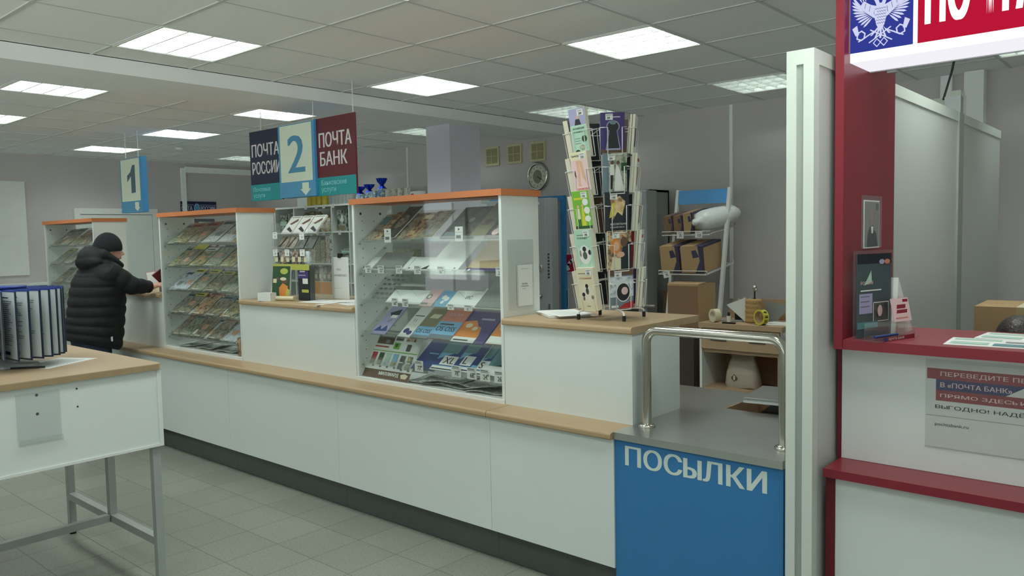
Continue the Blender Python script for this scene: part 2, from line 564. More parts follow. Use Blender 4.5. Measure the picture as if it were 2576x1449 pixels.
def grid_ceiling(xs, ys, name):
    """600 mm tile ceiling; the tiles where a light sits are left open"""
    mb = MB()
    for i in range(len(xs) - 1):
        for j in range(len(ys) - 1):
            cx, cy = (xs[i] + xs[i + 1]) / 2, (ys[j] + ys[j + 1]) / 2
            if any(abs(cx - hx) < 0.2 and abs(cy - hy) < 0.2 for hx, hy in holes): continue
            mb.quad([(xs[i], ys[j], CEIL + .004), (xs[i], ys[j + 1], CEIL + .004), (xs[i + 1], ys[j + 1], CEIL + .004), (xs[i + 1], ys[j], CEIL + .004)], TILE)
    w = 0.008
    for x in xs[1:-1]: mb.box(x - w, x + w, ys[0], ys[-1], CEIL - .001, CEIL + .006, TBAR)
    for y in ys[1:-1]: mb.box(xs[0], xs[-1], y - w, y + w, CEIL - .0005, CEIL + .006, TBAR)
    return mb
xr = [-4.96] + [-4.663 + 0.6 * k for k in range(12)] + [XR]
yr = [YF] + [-2.83 + 0.6 * k for k in range(16)] + [YB]
yr = [y for y in yr if y <= YB]
mb = grid_ceiling(xr, yr, 'ceiling')
xl = [XL] + [-10.7 + 0.6 * k for k in range(9)] + [-5.6]
yl = [YF] + [-2.88 + 0.6 * k for k in range(16)] + [YB]
mb2 = grid_ceiling(xl, yl, 'ceiling')
o = len(mb.v); mb.v += mb2.v
for f, fm in zip(mb2.f, mb2.fm):
    mb.f.append(tuple(o + k for k in f)); mb.fm.append(mb.mi(mb2.mats[fm])); mb.sm.append(False)
S(mb.build('ceiling'))
S(B(XL - .1, XR + .1, YF - .1, YB + .1, CEIL + .3, CEIL + .35, PLASTER).build('ceiling_slab'))
# dropped beam over the hall
bm_ = MB()
bm_.hexa([(-5.60, YF, 2.625), (-4.99, YF, 2.625), (-4.99, YB, 2.625), (-5.60, YB, 2.625), (-5.60, YF, CEIL), (-4.96, YF, CEIL), (-4.96, YB, CEIL), (-5.60, YB, CEIL)], PLASTER)
S(bm_.build('ceiling_beam'))
# column
cm = MB().box(-5.50, -5.19, 5.13, 5.53, 0, 2.625, LILAC)
co = S(cm.build('column'))
cl = MB().box(-5.53, -5.145, 5.10, 5.56, 0, 1.905, LILAC)
cl.box(-5.155, -5.14, 5.095, 5.11, 0, 1.905, GREYSTEEL)
cl.build('column_cladding', co)

# ceiling lights
STRIP = emat('fluorescent_strip', (246, 255, 251), LIGHT)
STRIP2 = emat('fluorescent_strip_recessed', (246, 255, 251), LIGHT * 1.1)
TRAY = mat('white_light_tray', (226, 230, 226), rough=0.35)
LOUV = mat('aluminium_louvre', (206, 212, 206), rough=0.4, metal=0.3)
LOUV2 = mat('matt_deep_louvre', (150, 156, 150), rough=0.4, metal=0.2)
def light_meshes(deep):
    h = 0.285
    top = .13 if deep else .08
    a = MB()
    a.box(-h, h, -h, h, top - .005, top, TRAY)
    for sx in (-1, 1): a.box(sx * h - .004, sx * h + .004, -h, h, 0, top, LOUV2 if deep else TRAY)
    for sy in (-1, 1): a.box(-h, h, sy * h - .004, sy * h + .004, 0, top, LOUV2 if deep else TRAY)
    a.box(-.3, -h, -.3, .3, -.004, 0.004, TRAY); a.box(h, .3, -.3, .3, -.004, 0.004, TRAY)
    a.box(-h, h, -.3, -h, -.004, 0.004, TRAY); a.box(-h, h, h, .3, -.004, 0.004, TRAY)
    b = MB(); c = MB()
    if deep:
        for k in (-1, 0, 1):
            y = k * 0.142
            b.profile_x([(y - .012, .060), (y - .004, .002), (y + .004, .002), (y + .012, .060)], -h, h, LOUV2)
        for k in range(-2, 3):
            x = k * 0.095
            b.box(x - .0015, x + .0015, -h, h, .004, .058, LOUV2)
    else:
        for k in (-1, 0, 1):
            y = k * 0.142
            b.profile_x([(y - .018, .038), (y - .009, .018), (y - .004, .002), (y + .004, .002), (y + .009, .018), (y + .018, .038)], -h, h, LOUV)
        for k in range(-3, 4):
            x = k * 0.074
            for q in range(4):
                yc = -0.213 + q * 0.142
                pts = [(yc - .068, .002), (yc - .03, .010), (yc, .014), (yc + .03, .010), (yc + .068, .002), (yc + .066, .036), (yc - .066, .036)]
                b.profile_x(pts, x - .0012, x + .0012, LOUV)
    z = .11 if deep else .05
    w_ = .022 if deep else .045
    for q in range(4):
        yc = -0.213 + q * 0.142
        c.quad([(-.275, yc - w_, z), (-.275, yc + w_, z), (.275, yc + w_, z), (.275, yc - w_, z)], STRIP2 if deep else STRIP)
    return a, b, c
def make_light(deep, label, group):
    t = E('ceiling_light', label, 'ceiling light', (0, 0, CEIL), 0, group)
    a, b, c = light_meshes(deep)
    a.build('light_tray', t); b.build('louvre', t); c.build('tubes', t)
    return t
LAB = {0: 'bright ceiling light with four visible strips, nearest one right of the beam',
       1: 'large bright ceiling light above the parcel counter', 2: 'bright square ceiling light above and beyond the hanging 2 sign',
       3: 'bright ceiling light left of the beam, just behind the hanging 2 sign', 4: 'bright ceiling light between the two hanging window signs',
       5: 'bright ceiling light above the hanging 1 sign, closest to the left wall', 6: 'bright ceiling light with visible strips, left of the beam',
       7: 'bright ceiling light cut off by the left edge of the photo'}
first = None
for i, (x, y) in enumerate(ON):
    if first is None:
        first = make_light(False, LAB[0], 'bright ceiling lights'); o = first
    else: o = copy_tree(first)
    o.location = (x, y, CEIL)
    o['label'] = LAB.get(i, 'bright square ceiling light over the customer area, outside the view')
    if i > 7: o['group'] = 'ceiling lights outside the view'
LABO = ['grid-louvred ceiling light beside the top of the white partition', 'grid-louvred ceiling light above the spinning book rack',
        'grid-louvred ceiling light partly behind the lilac column', 'grid-louvred ceiling light in the far corner near the small wall sensor',
        'grid-louvred ceiling light above the red bank counter', 'grid-louvred ceiling light hidden behind the hanging 2 sign']
fo = None
for i, (x, y) in enumerate(OFF):
    if fo is None:
        fo = make_light(True, LABO[0], 'grid-louvred ceiling lights'); o = fo
    else: o = copy_tree(fo)
    o.location = (x, y, CEIL); o['label'] = LABO[i]

# left wall: door, board, conduit
d = MB()
d.box(XL, XL + .05, 4.0, 4.07, 0, 2.06, WHITE_FRAME); d.box(XL, XL + .05, 5.0, 5.07, 0, 2.06, WHITE_FRAME); d.box(XL, XL + .05, 4.07, 5.0, 1.985, 2.06, WHITE_FRAME)
door = S(d.build('door_1'))
MB().box(XL, XL + .035, 4.075, 4.995, 0.01, 1.98, WHITE).build('door_leaf', door)
MB().cyl((XL + .035, 4.13, 1.0), (XL + .08, 4.13, 1.0), .01, CHROME).cyl((XL + .08, 4.13, 1.0), (XL + .08, 4.25, 1.0), .009, CHROME).build('door_handle', door)
w = MB().box(XL, XL + .02, 2.35, 3.46, 1.235, 2.375, WHITE_FRAME)
w.art((XL + .02, 3.46, 1.235), (0, -1, 0), (0, 0, 1), 1.11, 1.14, [('r', 0.02, 0.10, .96, .006, INKG), ('r', 0.02, 0.5, .96, .004, INKG)])
tag(w.build('wall_board'), 'blank white board on the far left wall', 'board')
w = MB().box(XL, XL + .3, 2.6, 3.62, 1.115, 1.14, WHITE_FRAME)
w.box(XL, XL + .3, 2.62, 2.65, 0, 1.115, WHITE).box(XL, XL + .3, 3.57, 3.6, 0, 1.115, WHITE)
tag(w.build('wall_side_table'), 'white side table below the blank board on the left wall', 'table')
S(MB().box(XL, XL + .04, 5.44, 5.50, 0, 2.64, PLASTER).build('trim_1'))
S(MB().box(XL, XL + .05, 5.5, 6.55, 2.58, 2.66, PLASTER).build('trim_2'))
ban = MB().box(XL, XL + .02, 5.42, 5.95, 2.0, 2.175, NAVY)
LIL = mat('lilac_lettering', (176, 180, 214), rough=0.6)
u = (0, 1, 0)
ban.art((XL + .02, 5.42, 2.0), u, (0, 0, 1), .53, .175, [('l', [(.0, .2), (.36, .2)], .006, LIL), ('l', [(.0, .72), (.35, .72)], .006, LIL), ('l', [(.52, .72), (.97, .72), (.97, .2), (.52, .2)], .006, LIL),
    ('e', .44, .42, .085, .42, LIL), ('e', .44, .42, .07, .36, SIGNBLUE), ('t', 'ОЧТА', .01, .27, .36, LIL, .8, .03, 'l', .30), ('t', 'РОССИИ', .55, .27, .36, LIL, .8, .03, 'l', .39)])
tag(ban.build('post_banner'), 'small navy wall sign reading ПОЧТА РОССИИ above the magazine showcase', 'sign')
pst = MB().box(XL, XL + .01, 5.50, 5.92, 1.62, 1.93, PAPER)
pst.art((XL + .01, 5.50, 1.62), u, (0, 0, 1), .42, .31, [('r', 0, .86, 1, .14, NAVY), ('r', .26, .0, .16, .86, NAVY), ('l', [(.04, .7), (.2, .7), (.2, .1)], .012, NAVYPRINT), ('r', .5, .1, .4, .5, INKG)])
tag(pst.build('wall_poster'), 'small white and navy notice hanging below the ПОЧТА РОССИИ sign', 'poster')
pb = MB().box(XL, XL + .01, 5.62, 6.0, 1.32, 1.56, INK)
pb.art((XL + .01, 5.62, 1.32), u, (0, 0, 1), .38, .24, [('r', .3, 0, .02, 1, PAPER)])
tag(pb.build('wall_blackboard'), 'small dark board seen through the magazine showcase', 'board')
# white cabinet under the notices
wc = E('wall_cabinet', 'white cabinet against the left wall behind the magazine showcase', 'cabinet', (-10.60, 5.85, 0))
MB().box(-.28, .2, -.4, .55, 0, 1.1, WHITE).build('carcass', wc)
for k, yy in enumerate((-.38, .08)): 
    dd = MB().box(.2, .218, yy, yy + .45, 0.05, 1.08, WHITE).build('door', wc)
    MB().cyl((.218, yy + (.4 if k == 0 else .05), .7), (.235, yy + (.4 if k == 0 else .05), .7), .008, CHROME).build('knob', dd)
sd = MB().lathe((0, 0, 0), [(.05, 0), (.05, -.012), (.035, -.03), (.0, -.034)][::-1], WHITE_FRAME)
sd.art((-.02, -.02, -.0345), (1, 0, 0), (0, -1, 0), .04, .04, [('e', .5, .5, .3, .3, INK)])
tag(sd.build('smoke_detector', loc=(-9.14, 4.57, CEIL)), 'small round smoke detector on the ceiling near the 1 sign', 'smoke detector')
sp = MB().box(-.035, .035, -.03, .03, -.09, 0, WHITE_FRAME).ell((0, -.01, -.10), (.03, .03, .02), TRAY)
tag(sp.build('motion_sensor', loc=(-10.3, 6.4, 2.66)), 'small white sensor in the far corner under the ceiling', 'sensor')
MB().box(-.01, .01, -.01, .2, -.02, .0, WHITE_FRAME).build('bracket', bpy.data.objects['motion_sensor'])

# back wall fittings
for k, x in enumerate((-6.118, -5.791, -5.462)):
    v = MB().box(x, x + .204, YB - .02, YB, 2.383, 2.59, mat('cream_vent', (206, 200, 164)) if k == 0 else MATS['cream_vent'])
    VM = MATS['cream_vent']; VD = mat('olive_vent_slats', (164, 158, 118)) if k == 0 else MATS['olive_vent_slats']
    v2 = MB().box(x + .022, x + .182, YB - .023, YB - .02, 2.405, 2.568, VD)
    for q in range(11): v2.box(x + .022, x + .182, YB - .028, YB - .023, 2.412 + q * .0142, 2.417 + q * .0142, VD)
    v2.box(x + .098, x + .106, YB - .029, YB - .02, 2.405, 2.568, VM)
    v2.box(x + .022, x + .182, YB - .0285, YB - .02, 2.483, 2.489, VM)
    vo = tag(v.build('wall_vent'), ['cream square wall vent right beside the column', 'middle cream wall vent between two others', 'cream wall vent directly above the oval clock'][k], 'vent', 'cream vents in a row on the back wall')
    v2.build('grille', vo)
ck = E('wall_clock', 'oval chrome wall clock below the row of cream vents', 'clock', (-5.366, YB, 2.22))
def oval(rx, rz, y, n=40): return [(rx * math.cos(2 * PI * k / n), y, rz * math.sin(2 * PI * k / n)) for k in range(n)]
c = MB(); c.rings([oval(.143, .155, 0), oval(.143, .155, -.02), oval(.132, .144, -.038), oval(.118, .128, -.036), oval(.112, .122, -.02)], CHROME, True, False)
c.build('rim', ck)
CLF = mat('clock_face', (214, 212, 196)); CLC = mat('clock_centre', (132, 132, 112))
c = MB().add(oval(.115, .125, -.02)[::-1], [tuple(range(40))], CLF)
c.add(oval(.062, .072, -.0215)[::-1], [tuple(range(40))], CLC)
for k in range(12):
    a = k * PI / 6
    c.cbox(.09 * math.sin(a), -.0215, .1 * math.cos(a), .006, .001, .014, INK)
c.build('dial', ck)
c = MB()
for a, L, w_ in ((R(122), .055, .008), (R(118), .085, .005)):
    dx, dz = math.sin(a), math.cos(a)
    c.add([(-dz * w_ / 2, -.025, dx * w_ / 2), (dx * L - dz * w_ / 2, -.025, dz * L + dx * w_ / 2), (dx * L + dz * w_ / 2, -.025, dz * L - dx * w_ / 2), (dz * w_ / 2, -.025, -dx * w_ / 2)], [(3, 2, 1, 0)], INK)
c.build('hands', ck)

# steel door in its blue frame, with the deadbolt
BLUEFR = mat('blue_door_frame', (58, 136, 196), rough=0.5)
S(MB().box(-5.055, -5.005, YB - .04, YB, 0, 1.9645, BLUEFR).box(-6.05, -5.005, YB - .04, YB, 1.965, 2.005, BLUEFR).box(-6.05, -6.0, YB - .04, YB, 0, 1.9645, BLUEFR).build('door_2_frame'))
sdoor = E('steel_door', 'grey steel door standing ajar in its blue frame, with a deadbolt', 'door', (-5.56, 6.20, 0), R(0))
MB().box(-.5, .64, -.03, .03, .01, 1.965, GREYSTEEL).box(.6, .70, -.025, .09, .01, 1.965, GREYSTEEL).build('leaf', sdoor, bevel=.006)
c = MB()
for z0, z1 in ((1.17, 1.40), (.78, .9)):
    for q in range(8):
        zz = z0 + (z1 - z0) * q / 7
        c.box(.655, .672, -.03, -.024, zz, zz + (z1 - z0) / 14, INK)
c.build('lock_plate', sdoor)
c = MB().lathe((0, 0, 0), [(.022, 0), (.022, .01), (.008, .012)], CHROME); c.v = [(p[0] + .57, -.03 - p[2], p[1] * 1.6 + 1.27) for p in c.v]
c.build('keyhole', sdoor)
MB().tube([(.54, -.03, .99), (.50, -.07, .985), (.44, -.075, .93), (.42, -.07, .86), (.42, -.03, .85)], .008, CHROME).cyl((.5, -.04, .99), (.58, -.04, .99), .014, CHROME).build('door_handle', sdoor)
MB().cyl((.46, -.04, 1.915), (.56, -.04, 1.915), .011, WHITE_FRAME).build('hinge', sdoor)
FIRE = mat('fire_sign_red', (176, 26, 52), rough=0.5)
fs = MB().box(-5.045, -4.735, YB - .008, YB - .001, 1.205, 1.40, WHITE_FRAME)
arc = [(.16, .2), (.2, .42), (.3, .6), (.46, .72), (.64, .78)]
fs.art((-5.045, YB - .008, 1.205), (1, 0, 0), (0, 0, 1), .31, .195, [('r', .03, .04, .94, .92, FIRE), ('l', arc, .034, WHITE_FRAME), ('p', [(.08, .25), (.15, .08), (.28, .16), (.22, .34)], WHITE_FRAME), ('p', [(.58, .62), (.74, .7), (.7, .92), (.54, .84)], WHITE_FRAME)])
tag(fs.build('fire_phone_sign'), 'red sign with a white telephone handset beside the steel door', 'sign')
gs = MB().box(-5.06, -4.99, YB - .008, YB - .001, .83, 1.03, WHITE_FRAME)
gs.art((-5.06, YB - .008, .83), (1, 0, 0), (0, 0, 1), .07, .2, [('r', .06, .04, .85, .92, mat('exit_sign_green', (20, 66, 52))), ('p', [(.3, .62), (.7, .62), (.5, .42)], WHITE_FRAME)])
tag(gs.build('exit_sign'), 'small dark green sign with a down arrow under the red phone sign', 'sign')
# the open key cabinet / steel door at the right of the book rack
kd = E('steel_cabinet', 'grey steel cabinet standing open behind the spinning book rack', 'cabinet', (-3.93, 6.35, 0))
MB().box(-.22, -.2, -.12, .22, 0, 1.99, GREYSTEEL).box(.14, .16, -.12, .22, 0, 1.99, GREYSTEEL).box(-.22, .16, .2, .22, 0, 1.99, GREYSTEEL).box(-.22, .16, -.12, .22, 1.97, 1.99, GREYSTEEL).box(-.22, .16, -.12, .22, 0, .03, GREYSTEEL).box(-.2, .14, -.05, .2, .9, .92, GREYSTEEL).build('carcass', kd)
MB().box(.14, .235, -.30, -.12, .02, 1.975, GREYSTEEL).build('door', kd, bevel=.01)
c = MB()
for q in range(4): c.cyl((.20, -.302, 1.245 + q * .035), (.20, -.31, 1.245 + q * .035), .008, CHROME, 10)
for q in range(2): c.cyl((.20, -.302, 1.12 + q * .035), (.20, -.31, 1.12 + q * .035), .008, CHROME, 10)
c.build('lock_bolts', kd)
MB().cyl((.15, -.33, .96), (.33, -.33, .96), .012, CHROME).cyl((.2, -.3, .96), (.2, -.33, .96), .01, CHROME).build('door_handle', kd)
# conduit strips on the back wall
S(MB().box(-3.185, -3.155, YB - .012, YB, 1.0, CEIL, PLASTER).build('trim_3'))
S(MB().box(-7.45, -7.43, YB - .012, YB, 2.0, CEIL, PLASTER).build('trim_4'))
S(MB().box(-1.50, -1.425, YB - .05, YB, 0, CEIL, PLASTER).build('trim_5'))
S(MB().box(-1.335, -1.21, YB - .10, YB, 0, CEIL, PLASTER).build('trim_6'))
# ------------------------------------------------------------------ service counter
def worktop(x0, x1, y0, y1, ztop, t, m, r=0.012, edge=None):
    """slab with a rounded front edge"""
    pts = [(y1, ztop - t), (y0 + .004, ztop - t), (y0, ztop - t + .006)]
    for k in range(5):
        a = PI - k * (PI / 2) / 4
        pts.append((y0 + r + r * math.cos(a), ztop - r + r * math.sin(a)))
    pts.append((y1, ztop))
    mb = MB().profile_x(pts, x0, x1, m)
    return mb
seams = [-8.82, -7.55, -6.30, -5.05, -3.815, -2.595, -1.876]
lab = ['left end white base panel of the counter, behind the magazine carousel', 'white counter base panel under window 1', 'white counter base panel hidden behind the man and table',
       'white counter base panel left of the first visible seam', 'white counter base panel under the large stationery showcase', 'white counter base panel beside the blue ПОСЫЛКИ panel']
for i in range(6):
    a, b = seams[i], seams[i + 1]
    t = E('counter_cabinet', lab[i], 'counter cabinet', ((a + b) / 2, 2.79, 0), 0, 'white base units of the long counter')
    h = (b - a) / 2
    MB().box(-h + .001, h - .001, 0, .02, .16, .725, WHITE).build('front_panel', t)
    MB().box(-h + .0006, h - .0006, .05, .065, .004, .16, PLINTH).build('plinth', t)
    MB().box(-h, h, .021, .55, .16, .72, WHITE).build('carcass', t)
m_ = MB()
m_.v = []
tag(worktop(-8.86, -2.6, 2.765, 3.32, .755, .03, WOOD, .012).build('counter_ledge'), 'long beech ledge running along the front of the counter', 'ledge')
tag(worktop(-2.597, -1.8765, 2.765, 3.32, .755, .03, WOOD, .012).build('counter_ledge'), 'short beech ledge beside the steel parcel counter', 'ledge')

def upper_box(x0, x1, label, side=False):
    t = E('writing_counter', label, 'counter', ((x0 + x1) / 2, 2.945, .755))
    h = (x1 - x0) / 2
    MB().box(-h + .001, h - .001, 0, .018, 0, .402, WHITE).box(-h + .001, h - .001, .4, .418, 0, .402, WHITE).box(-h + .001, -h + .019, .018, .4, 0, .402, WHITE).box(h - .019, h - .001, .018, .4, 0, .402, WHITE).build('cabinet_body', t)
    w = worktop(-h + .002, h - (.002 if not side else -.006), -.02, .60, .435, .032, WOOD, .014)
    w.build('worktop', t)
    return t
upper_box(-7.578, -6.30, 'beech topped writing counter where the man leans, under the 1 sign')
upper_box(-5.105, -3.822, 'beech topped writing counter of window 2 with the open magazine stand on it')
upper_box(-2.628, -1.877, 'beech topped white counter block carrying the spinning book rack', True)

# showcases
LIPS = [1.575, 1.397, 1.210, 1.025, .850]
def showcase(x0, x1, label):
    t = E('display_showcase', label, 'showcase', (x0, 2.945, .755))
    W = x1 - x0
    for q, xx in enumerate((0, W - .018)):
        s_ = MB().box(xx, xx + .018, 0, .29, 0, 1.045, WHITE)
        if q == 0:
            for r_ in range(16):
                z = .12 + r_ * .055
                for yy in (.06, .15):
                    s_.art((xx + .018, yy - .004, z), (0, 1, 0), (0, 0, 1), .008, .008, [('e', .5, .5, .4, .4, INK)])
            for yy in (.05, .2): s_.art((xx + .018, yy - .008, .985), (0, 1, 0), (0, 0, 1), .016, .016, [('e', .5, .5, .5, .5, INK)])
        s_.build('side_panel', t)
    MB().box(-.012, W + .012, -.012, .30, 1.0455, 1.078, ORANGE_EDGE).build('top_cap', t)
    MB().box(.018, W - .018, 0, .29, 0.0, .022, WHITE_FRAME).build('bottom_board', t)
    MB().box(.0, W, -.006, .0, .0, .020, WHITE_FRAME).build('front_rail', t)
    MB().box(.022, W - .022, .006, .010, .024, 1.04, GLASS).build('glass_pane', t)
    for z in LIPS:
        zl = z - .755
        a = MB()
        a.profile_x([(.030, zl), (.262, zl + .181), (.262, zl + .184), (.031, zl + .004), (.031, zl + .03), (.028, zl + .03), (.028, zl)], .02, W - .02, ACRYL)
        sh = a.build('acrylic_shelf', t)
        b_ = MB()
        for xx in (.018, W - .018):
            dx = .014 if xx < .1 else -.014
            b_.cyl((xx, .03, zl - .006), (xx + dx, .03, zl - .006), .006, GREYSTEEL, 8).cyl((xx, .225, zl + .142), (xx + dx, .225, zl + .142), .006, GREYSTEEL, 8)
        b_.build('shelf_peg', sh)
    return t
showcase(-8.775, -7.58, 'glazed showcase at the far left behind the man, half full of magazines')
showcase(-6.298, -5.108, 'glazed showcase packed with rows of magazines between windows 1 and 2')
showcase(-3.818, -2.630, 'large glazed showcase of envelopes and parcels bags with an orange top edge')

# clear document pocket on the right side of the large showcase
pk = E('document_pocket', 'clear plastic document pocket on the end of the large showcase', 'pocket', (-2.629, 3.02, 1.24))
fm = MB().box(0.0, .003, -.035, .165, -.02, .34, FILM).box(0.004, .0055, .03, .15, .0, .21, PAPER)
fm.art((.0056, .03, 0), (0, 1, 0), (0, 0, 1), .12, .21, [('t', 'ЖАЛОБЫ', .3, .52, .035, INK, 1), ('t', 'и предложения', .22, .46, .03, INK, 1), ('t', 'по работе', .3, .4, .03, INKG, 1), ('r', .25, .9, .5, .006, INKG), ('r', .02, 0, .012, 1, INKG)])
fm.build('sheet', pk)

# ------------------------------------------------------------------ steel parcel counter
t = E('parcel_counter', 'stainless steel parcel counter with the blue ПОСЫЛКИ front', 'counter', (-1.875, 2.785, 0))
b_ = MB()
W = .738
zt, zb = .757, .727
# top plate with the scale well
b_.box(0, W, 0, .70, zb, zt, STEEL).box(0, .165, .70, 1.10, zb, zt, STEEL).box(.165, W, 1.085, 1.10, zb, zt, STEEL).box(.70, W, .70, 1.085, zb, zt, STEEL)
b_.build('steel_top', t)
w_ = MB().box(.165, .70, .70, 1.085, .62, .63, WOOD_DESK).box(.165, .172, .70, 1.085, .63, .755, WOOD_DESK).box(.172, .70, .70, .707, .63, .755, WOOD_DESK).box(.172, .70, 1.078, 1.085, .63, .755, WOOD_DESK)
w_.build('scale_well', t)
MB().box(0, W - .002, .012, .03, .05, zb - .001, BLUE).build('blue_panel', t)
pl = bpy.data.objects['blue_panel']
tx = MB()
tx.art((0, .0118, 0), (1, 0, 0), (0, 0, 1), W, .727, [('t', 'ПОСЫЛКИ', .075, .853, .118, mat('pale_lettering', (214, 226, 220), rough=.6), 1, .04, 'l', .835)])
tx.build('lettering', pl)
MB().box(W - .02, W - .002, .03, 1.08, .05, zb - .001, WHITE).box(0, .018, .03, 1.08, .05, zb - .001, WHITE).box(.02, W - .02, 1.06, 1.08, .05, .61, WHITE).build('side_panels', t)
MB().box(0.03, W - .03, .07, 1.0, .003, .05, PLINTH).build('plinth', t)
hx0, hx1, hy = .063, .674, .170
pts = []
r = .055; zh = 1.182
pts += [(hx0, hy, zt)]
for k in range(7):
    a = PI - k * (PI / 2) / 6
    pts.append((hx0 + r + r * math.cos(a), hy, zh - r + r * math.sin(a)))
for k in range(7):
    a = PI / 2 - k * (PI / 2) / 6
    pts.append((hx1 - r + r * math.cos(a), hy, zh - r + r * math.sin(a)))
pts += [(hx1, hy, zt)]
hd = MB().tube(pts, .0205, CHROME, 20)
ho = hd.build('guard_rail', t)
for xx in (hx0, hx1):
  fl = MB(); fl.lathe((xx, hy, zt), [(.0, .0), (.037, .0005), (.037, .006), (.032, .012), (.0215, .016)], CHROME, 24)
  fl.build('flange', ho)
# second steel plate to the left, behind the counter block
t2 = E('steel_side_table', 'stainless steel side table behind the beech counter block', 'table', (-2.60, 3.56, 0))
MB().box(0, .723, -.19, .33, .727, .756, STEEL).build('steel_top', t2)
MB().box(0, .018, -.18, .32, 0, .7265, WHITE).box(.70, .718, -.18, .32, 0, .7265, WHITE).build('side_panels', t2)
# scale
sc_ = E('parcel_scale', 'parcel scale with a steel platform sunk in the steel counter', 'scale', (-1.425, 3.68, .63), R(8))
MB().box(-.15, .14, -.12, .12, .03, .12, BLACK).build('body', sc_, bevel=.01)
MB().box(-.215, .215, -.165, .165, .175, .19, STEEL).box(-.215, .215, -.165, -.16, .165, .19, STEEL).build('platform', sc_, bevel=.003)
c = MB()
for sx in (-1, 1):
    for sy in (-1, 1): c.cyl((sx * .13, sy * .1, 0), (sx * .13, sy * .1, .03), .012, BLACK, 10)
    c.cyl((sx * .06, 0, .12), (sx * .06, 0, .176), .02, GREYSTEEL, 10)
c.build('foot', sc_)
MB().box(.02, .13, -.15, -.12, .07, .085, GREYSTEEL).build('display_bracket', sc_)

# ------------------------------------------------------------------ white partition
pt = MB()
PX0, PX1, PY0, PY1, PZ = -1.108, -1.013, 2.74, 6.02, 2.215
STRIPE = mat('partition_groove', (160, 168, 160), rough=.4)
PART = mat('partition_profile', (214, 222, 212), rough=.35, noise=.01)
pt.box(PX0, PX0 + .034, PY0, PY0 + .05, 0, PZ - .05, PART).box(PX1 - .036, PX1, PY0, PY0 + .05, 0, PZ - .05, PART)
pt.box(PX0 + .034, PX1 - .036, PY0 + .007, PY0 + .05, 0, PZ - .03, STRIPE)
pt.box(PX0, PX1, PY0, PY0 + .05, PZ - .05, PZ, PART)
part = S(pt.build('partition'))
PANEL = mat('partition_panel', (204, 210, 204), rough=.32, noise=.01)
for (ya, yb) in ((PY0 + .05, 4.84), (4.95, PY1)):
    p = MB().box(PX0 + .02, PX1 - .006, ya, yb, 0, PZ - .05, PANEL).box(PX0 + .004, PX1, ya, yb, PZ - .05, PZ, PART)
    p.build('partition_panel', part)
MB().box(PX0, PX1 + .004, 4.84, 4.95, 0, PZ, STRIPE).box(PX0 + .02, PX1 + .004, 4.86, 4.92, PZ, PZ + .09, GREYSTEEL).build('partition_post', part)
ps2 = MB().box(-1.62, -1.10, 5.4, 5.44, 0, 2.38, PART)
ps2.box(-1.16, -1.10, 5.30, 5.399, 0, 2.40, PART)
S(ps2.build('partition_return'))
cbl = MB().tube([(-1.11, 4.93, 2.30), (-1.07, 4.93, 2.45), (-1.03, 4.9, 2.62), (-1.02, 4.88, 2.71)], .006, INK, 6)
tag(cbl.build('power_cable'), 'thin black cable rising from the partition to the ceiling', 'cable')

# ------------------------------------------------------------------ red bank desk
t = E('bank_counter', 'dark red and white bank counter at the right edge', 'counter', (-1.0, 2.81, 0))
X1 = 1.35
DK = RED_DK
MB().box(0, X1, 0, .20, .722, .752, RED).build('lower_shelf', t)
MB().box(0.032, X1, .035, .05, .06, .721, WHITE).build('lower_panel', t)
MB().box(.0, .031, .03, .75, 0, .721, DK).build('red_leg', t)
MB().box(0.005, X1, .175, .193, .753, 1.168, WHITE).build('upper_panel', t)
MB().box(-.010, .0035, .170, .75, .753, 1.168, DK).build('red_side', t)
MB().box(.035, X1, .09, .60, 1.170, 1.205, RED).build('counter_top', t)
MB().box(.003, .033, .09, .70, 1.170, 2.68, RED).build('red_pillar', t)
MB().box(0.032, X1, .07, .75, .003, .06, PLINTH).build('plinth', t)
# poster on the upper panel
po = E('pension_poster', 'white poster on the red counter reading ПЕРЕВЕДИТЕ ПЕНСИЮ', 'poster', (-.708, 2.984, .845))
PR = mat('poster_red', (146, 30, 46)); PB = mat('poster_blue', (34, 34, 104)); PK = mat('pale_pink_ink', (234, 206, 204))
pp = MB().box(0, .60, -.002, -.0005, 0, .295, PAPER)
q = [('r', .0, .80, 1, .125, PR), ('p', [(.047, .675), (.42, .675), (.52, .80), (.047, .80)], PB), ('r', .047, .55, .95, .125, PR),
     ('p', [(.39, .675), (.47, .675), (.53, .80), (.49, .80)], PAPER),
     ('t', 'ПЕРЕВЕДИТЕ ПЕНСИЮ', .07, .83, .062, PK, .75, .02, 'l', .58), ('t', 'В «ПОЧТА БАНК»', .07, .71, .056, PK, .75, .02, 'l', .35), ('t', 'ПРЯМО ЗДЕСЬ И СЕЙЧАС', .07, .585, .06, PK, .75, .02, 'l', .66),
     ('t', 'ВЫГОДНО! НАДЁЖНО!', .045, .45, .062, INK, .75, .012, 'l', .58), ('r', .0, .37, 1, .004, INKG), ('t', 'pochtabank.ru', .045, .245, .05, INK, .9, .0, 'l', .17)]
pp.art((0, -.0021, 0), (1, 0, 0), (0, 0, 1), .60, .295, q, .0002)
pp.build('sheet', po)
MB().box(-.004, .604, -.0045, -.003, -.004, .305, FILM).build('plastic_holder', po)

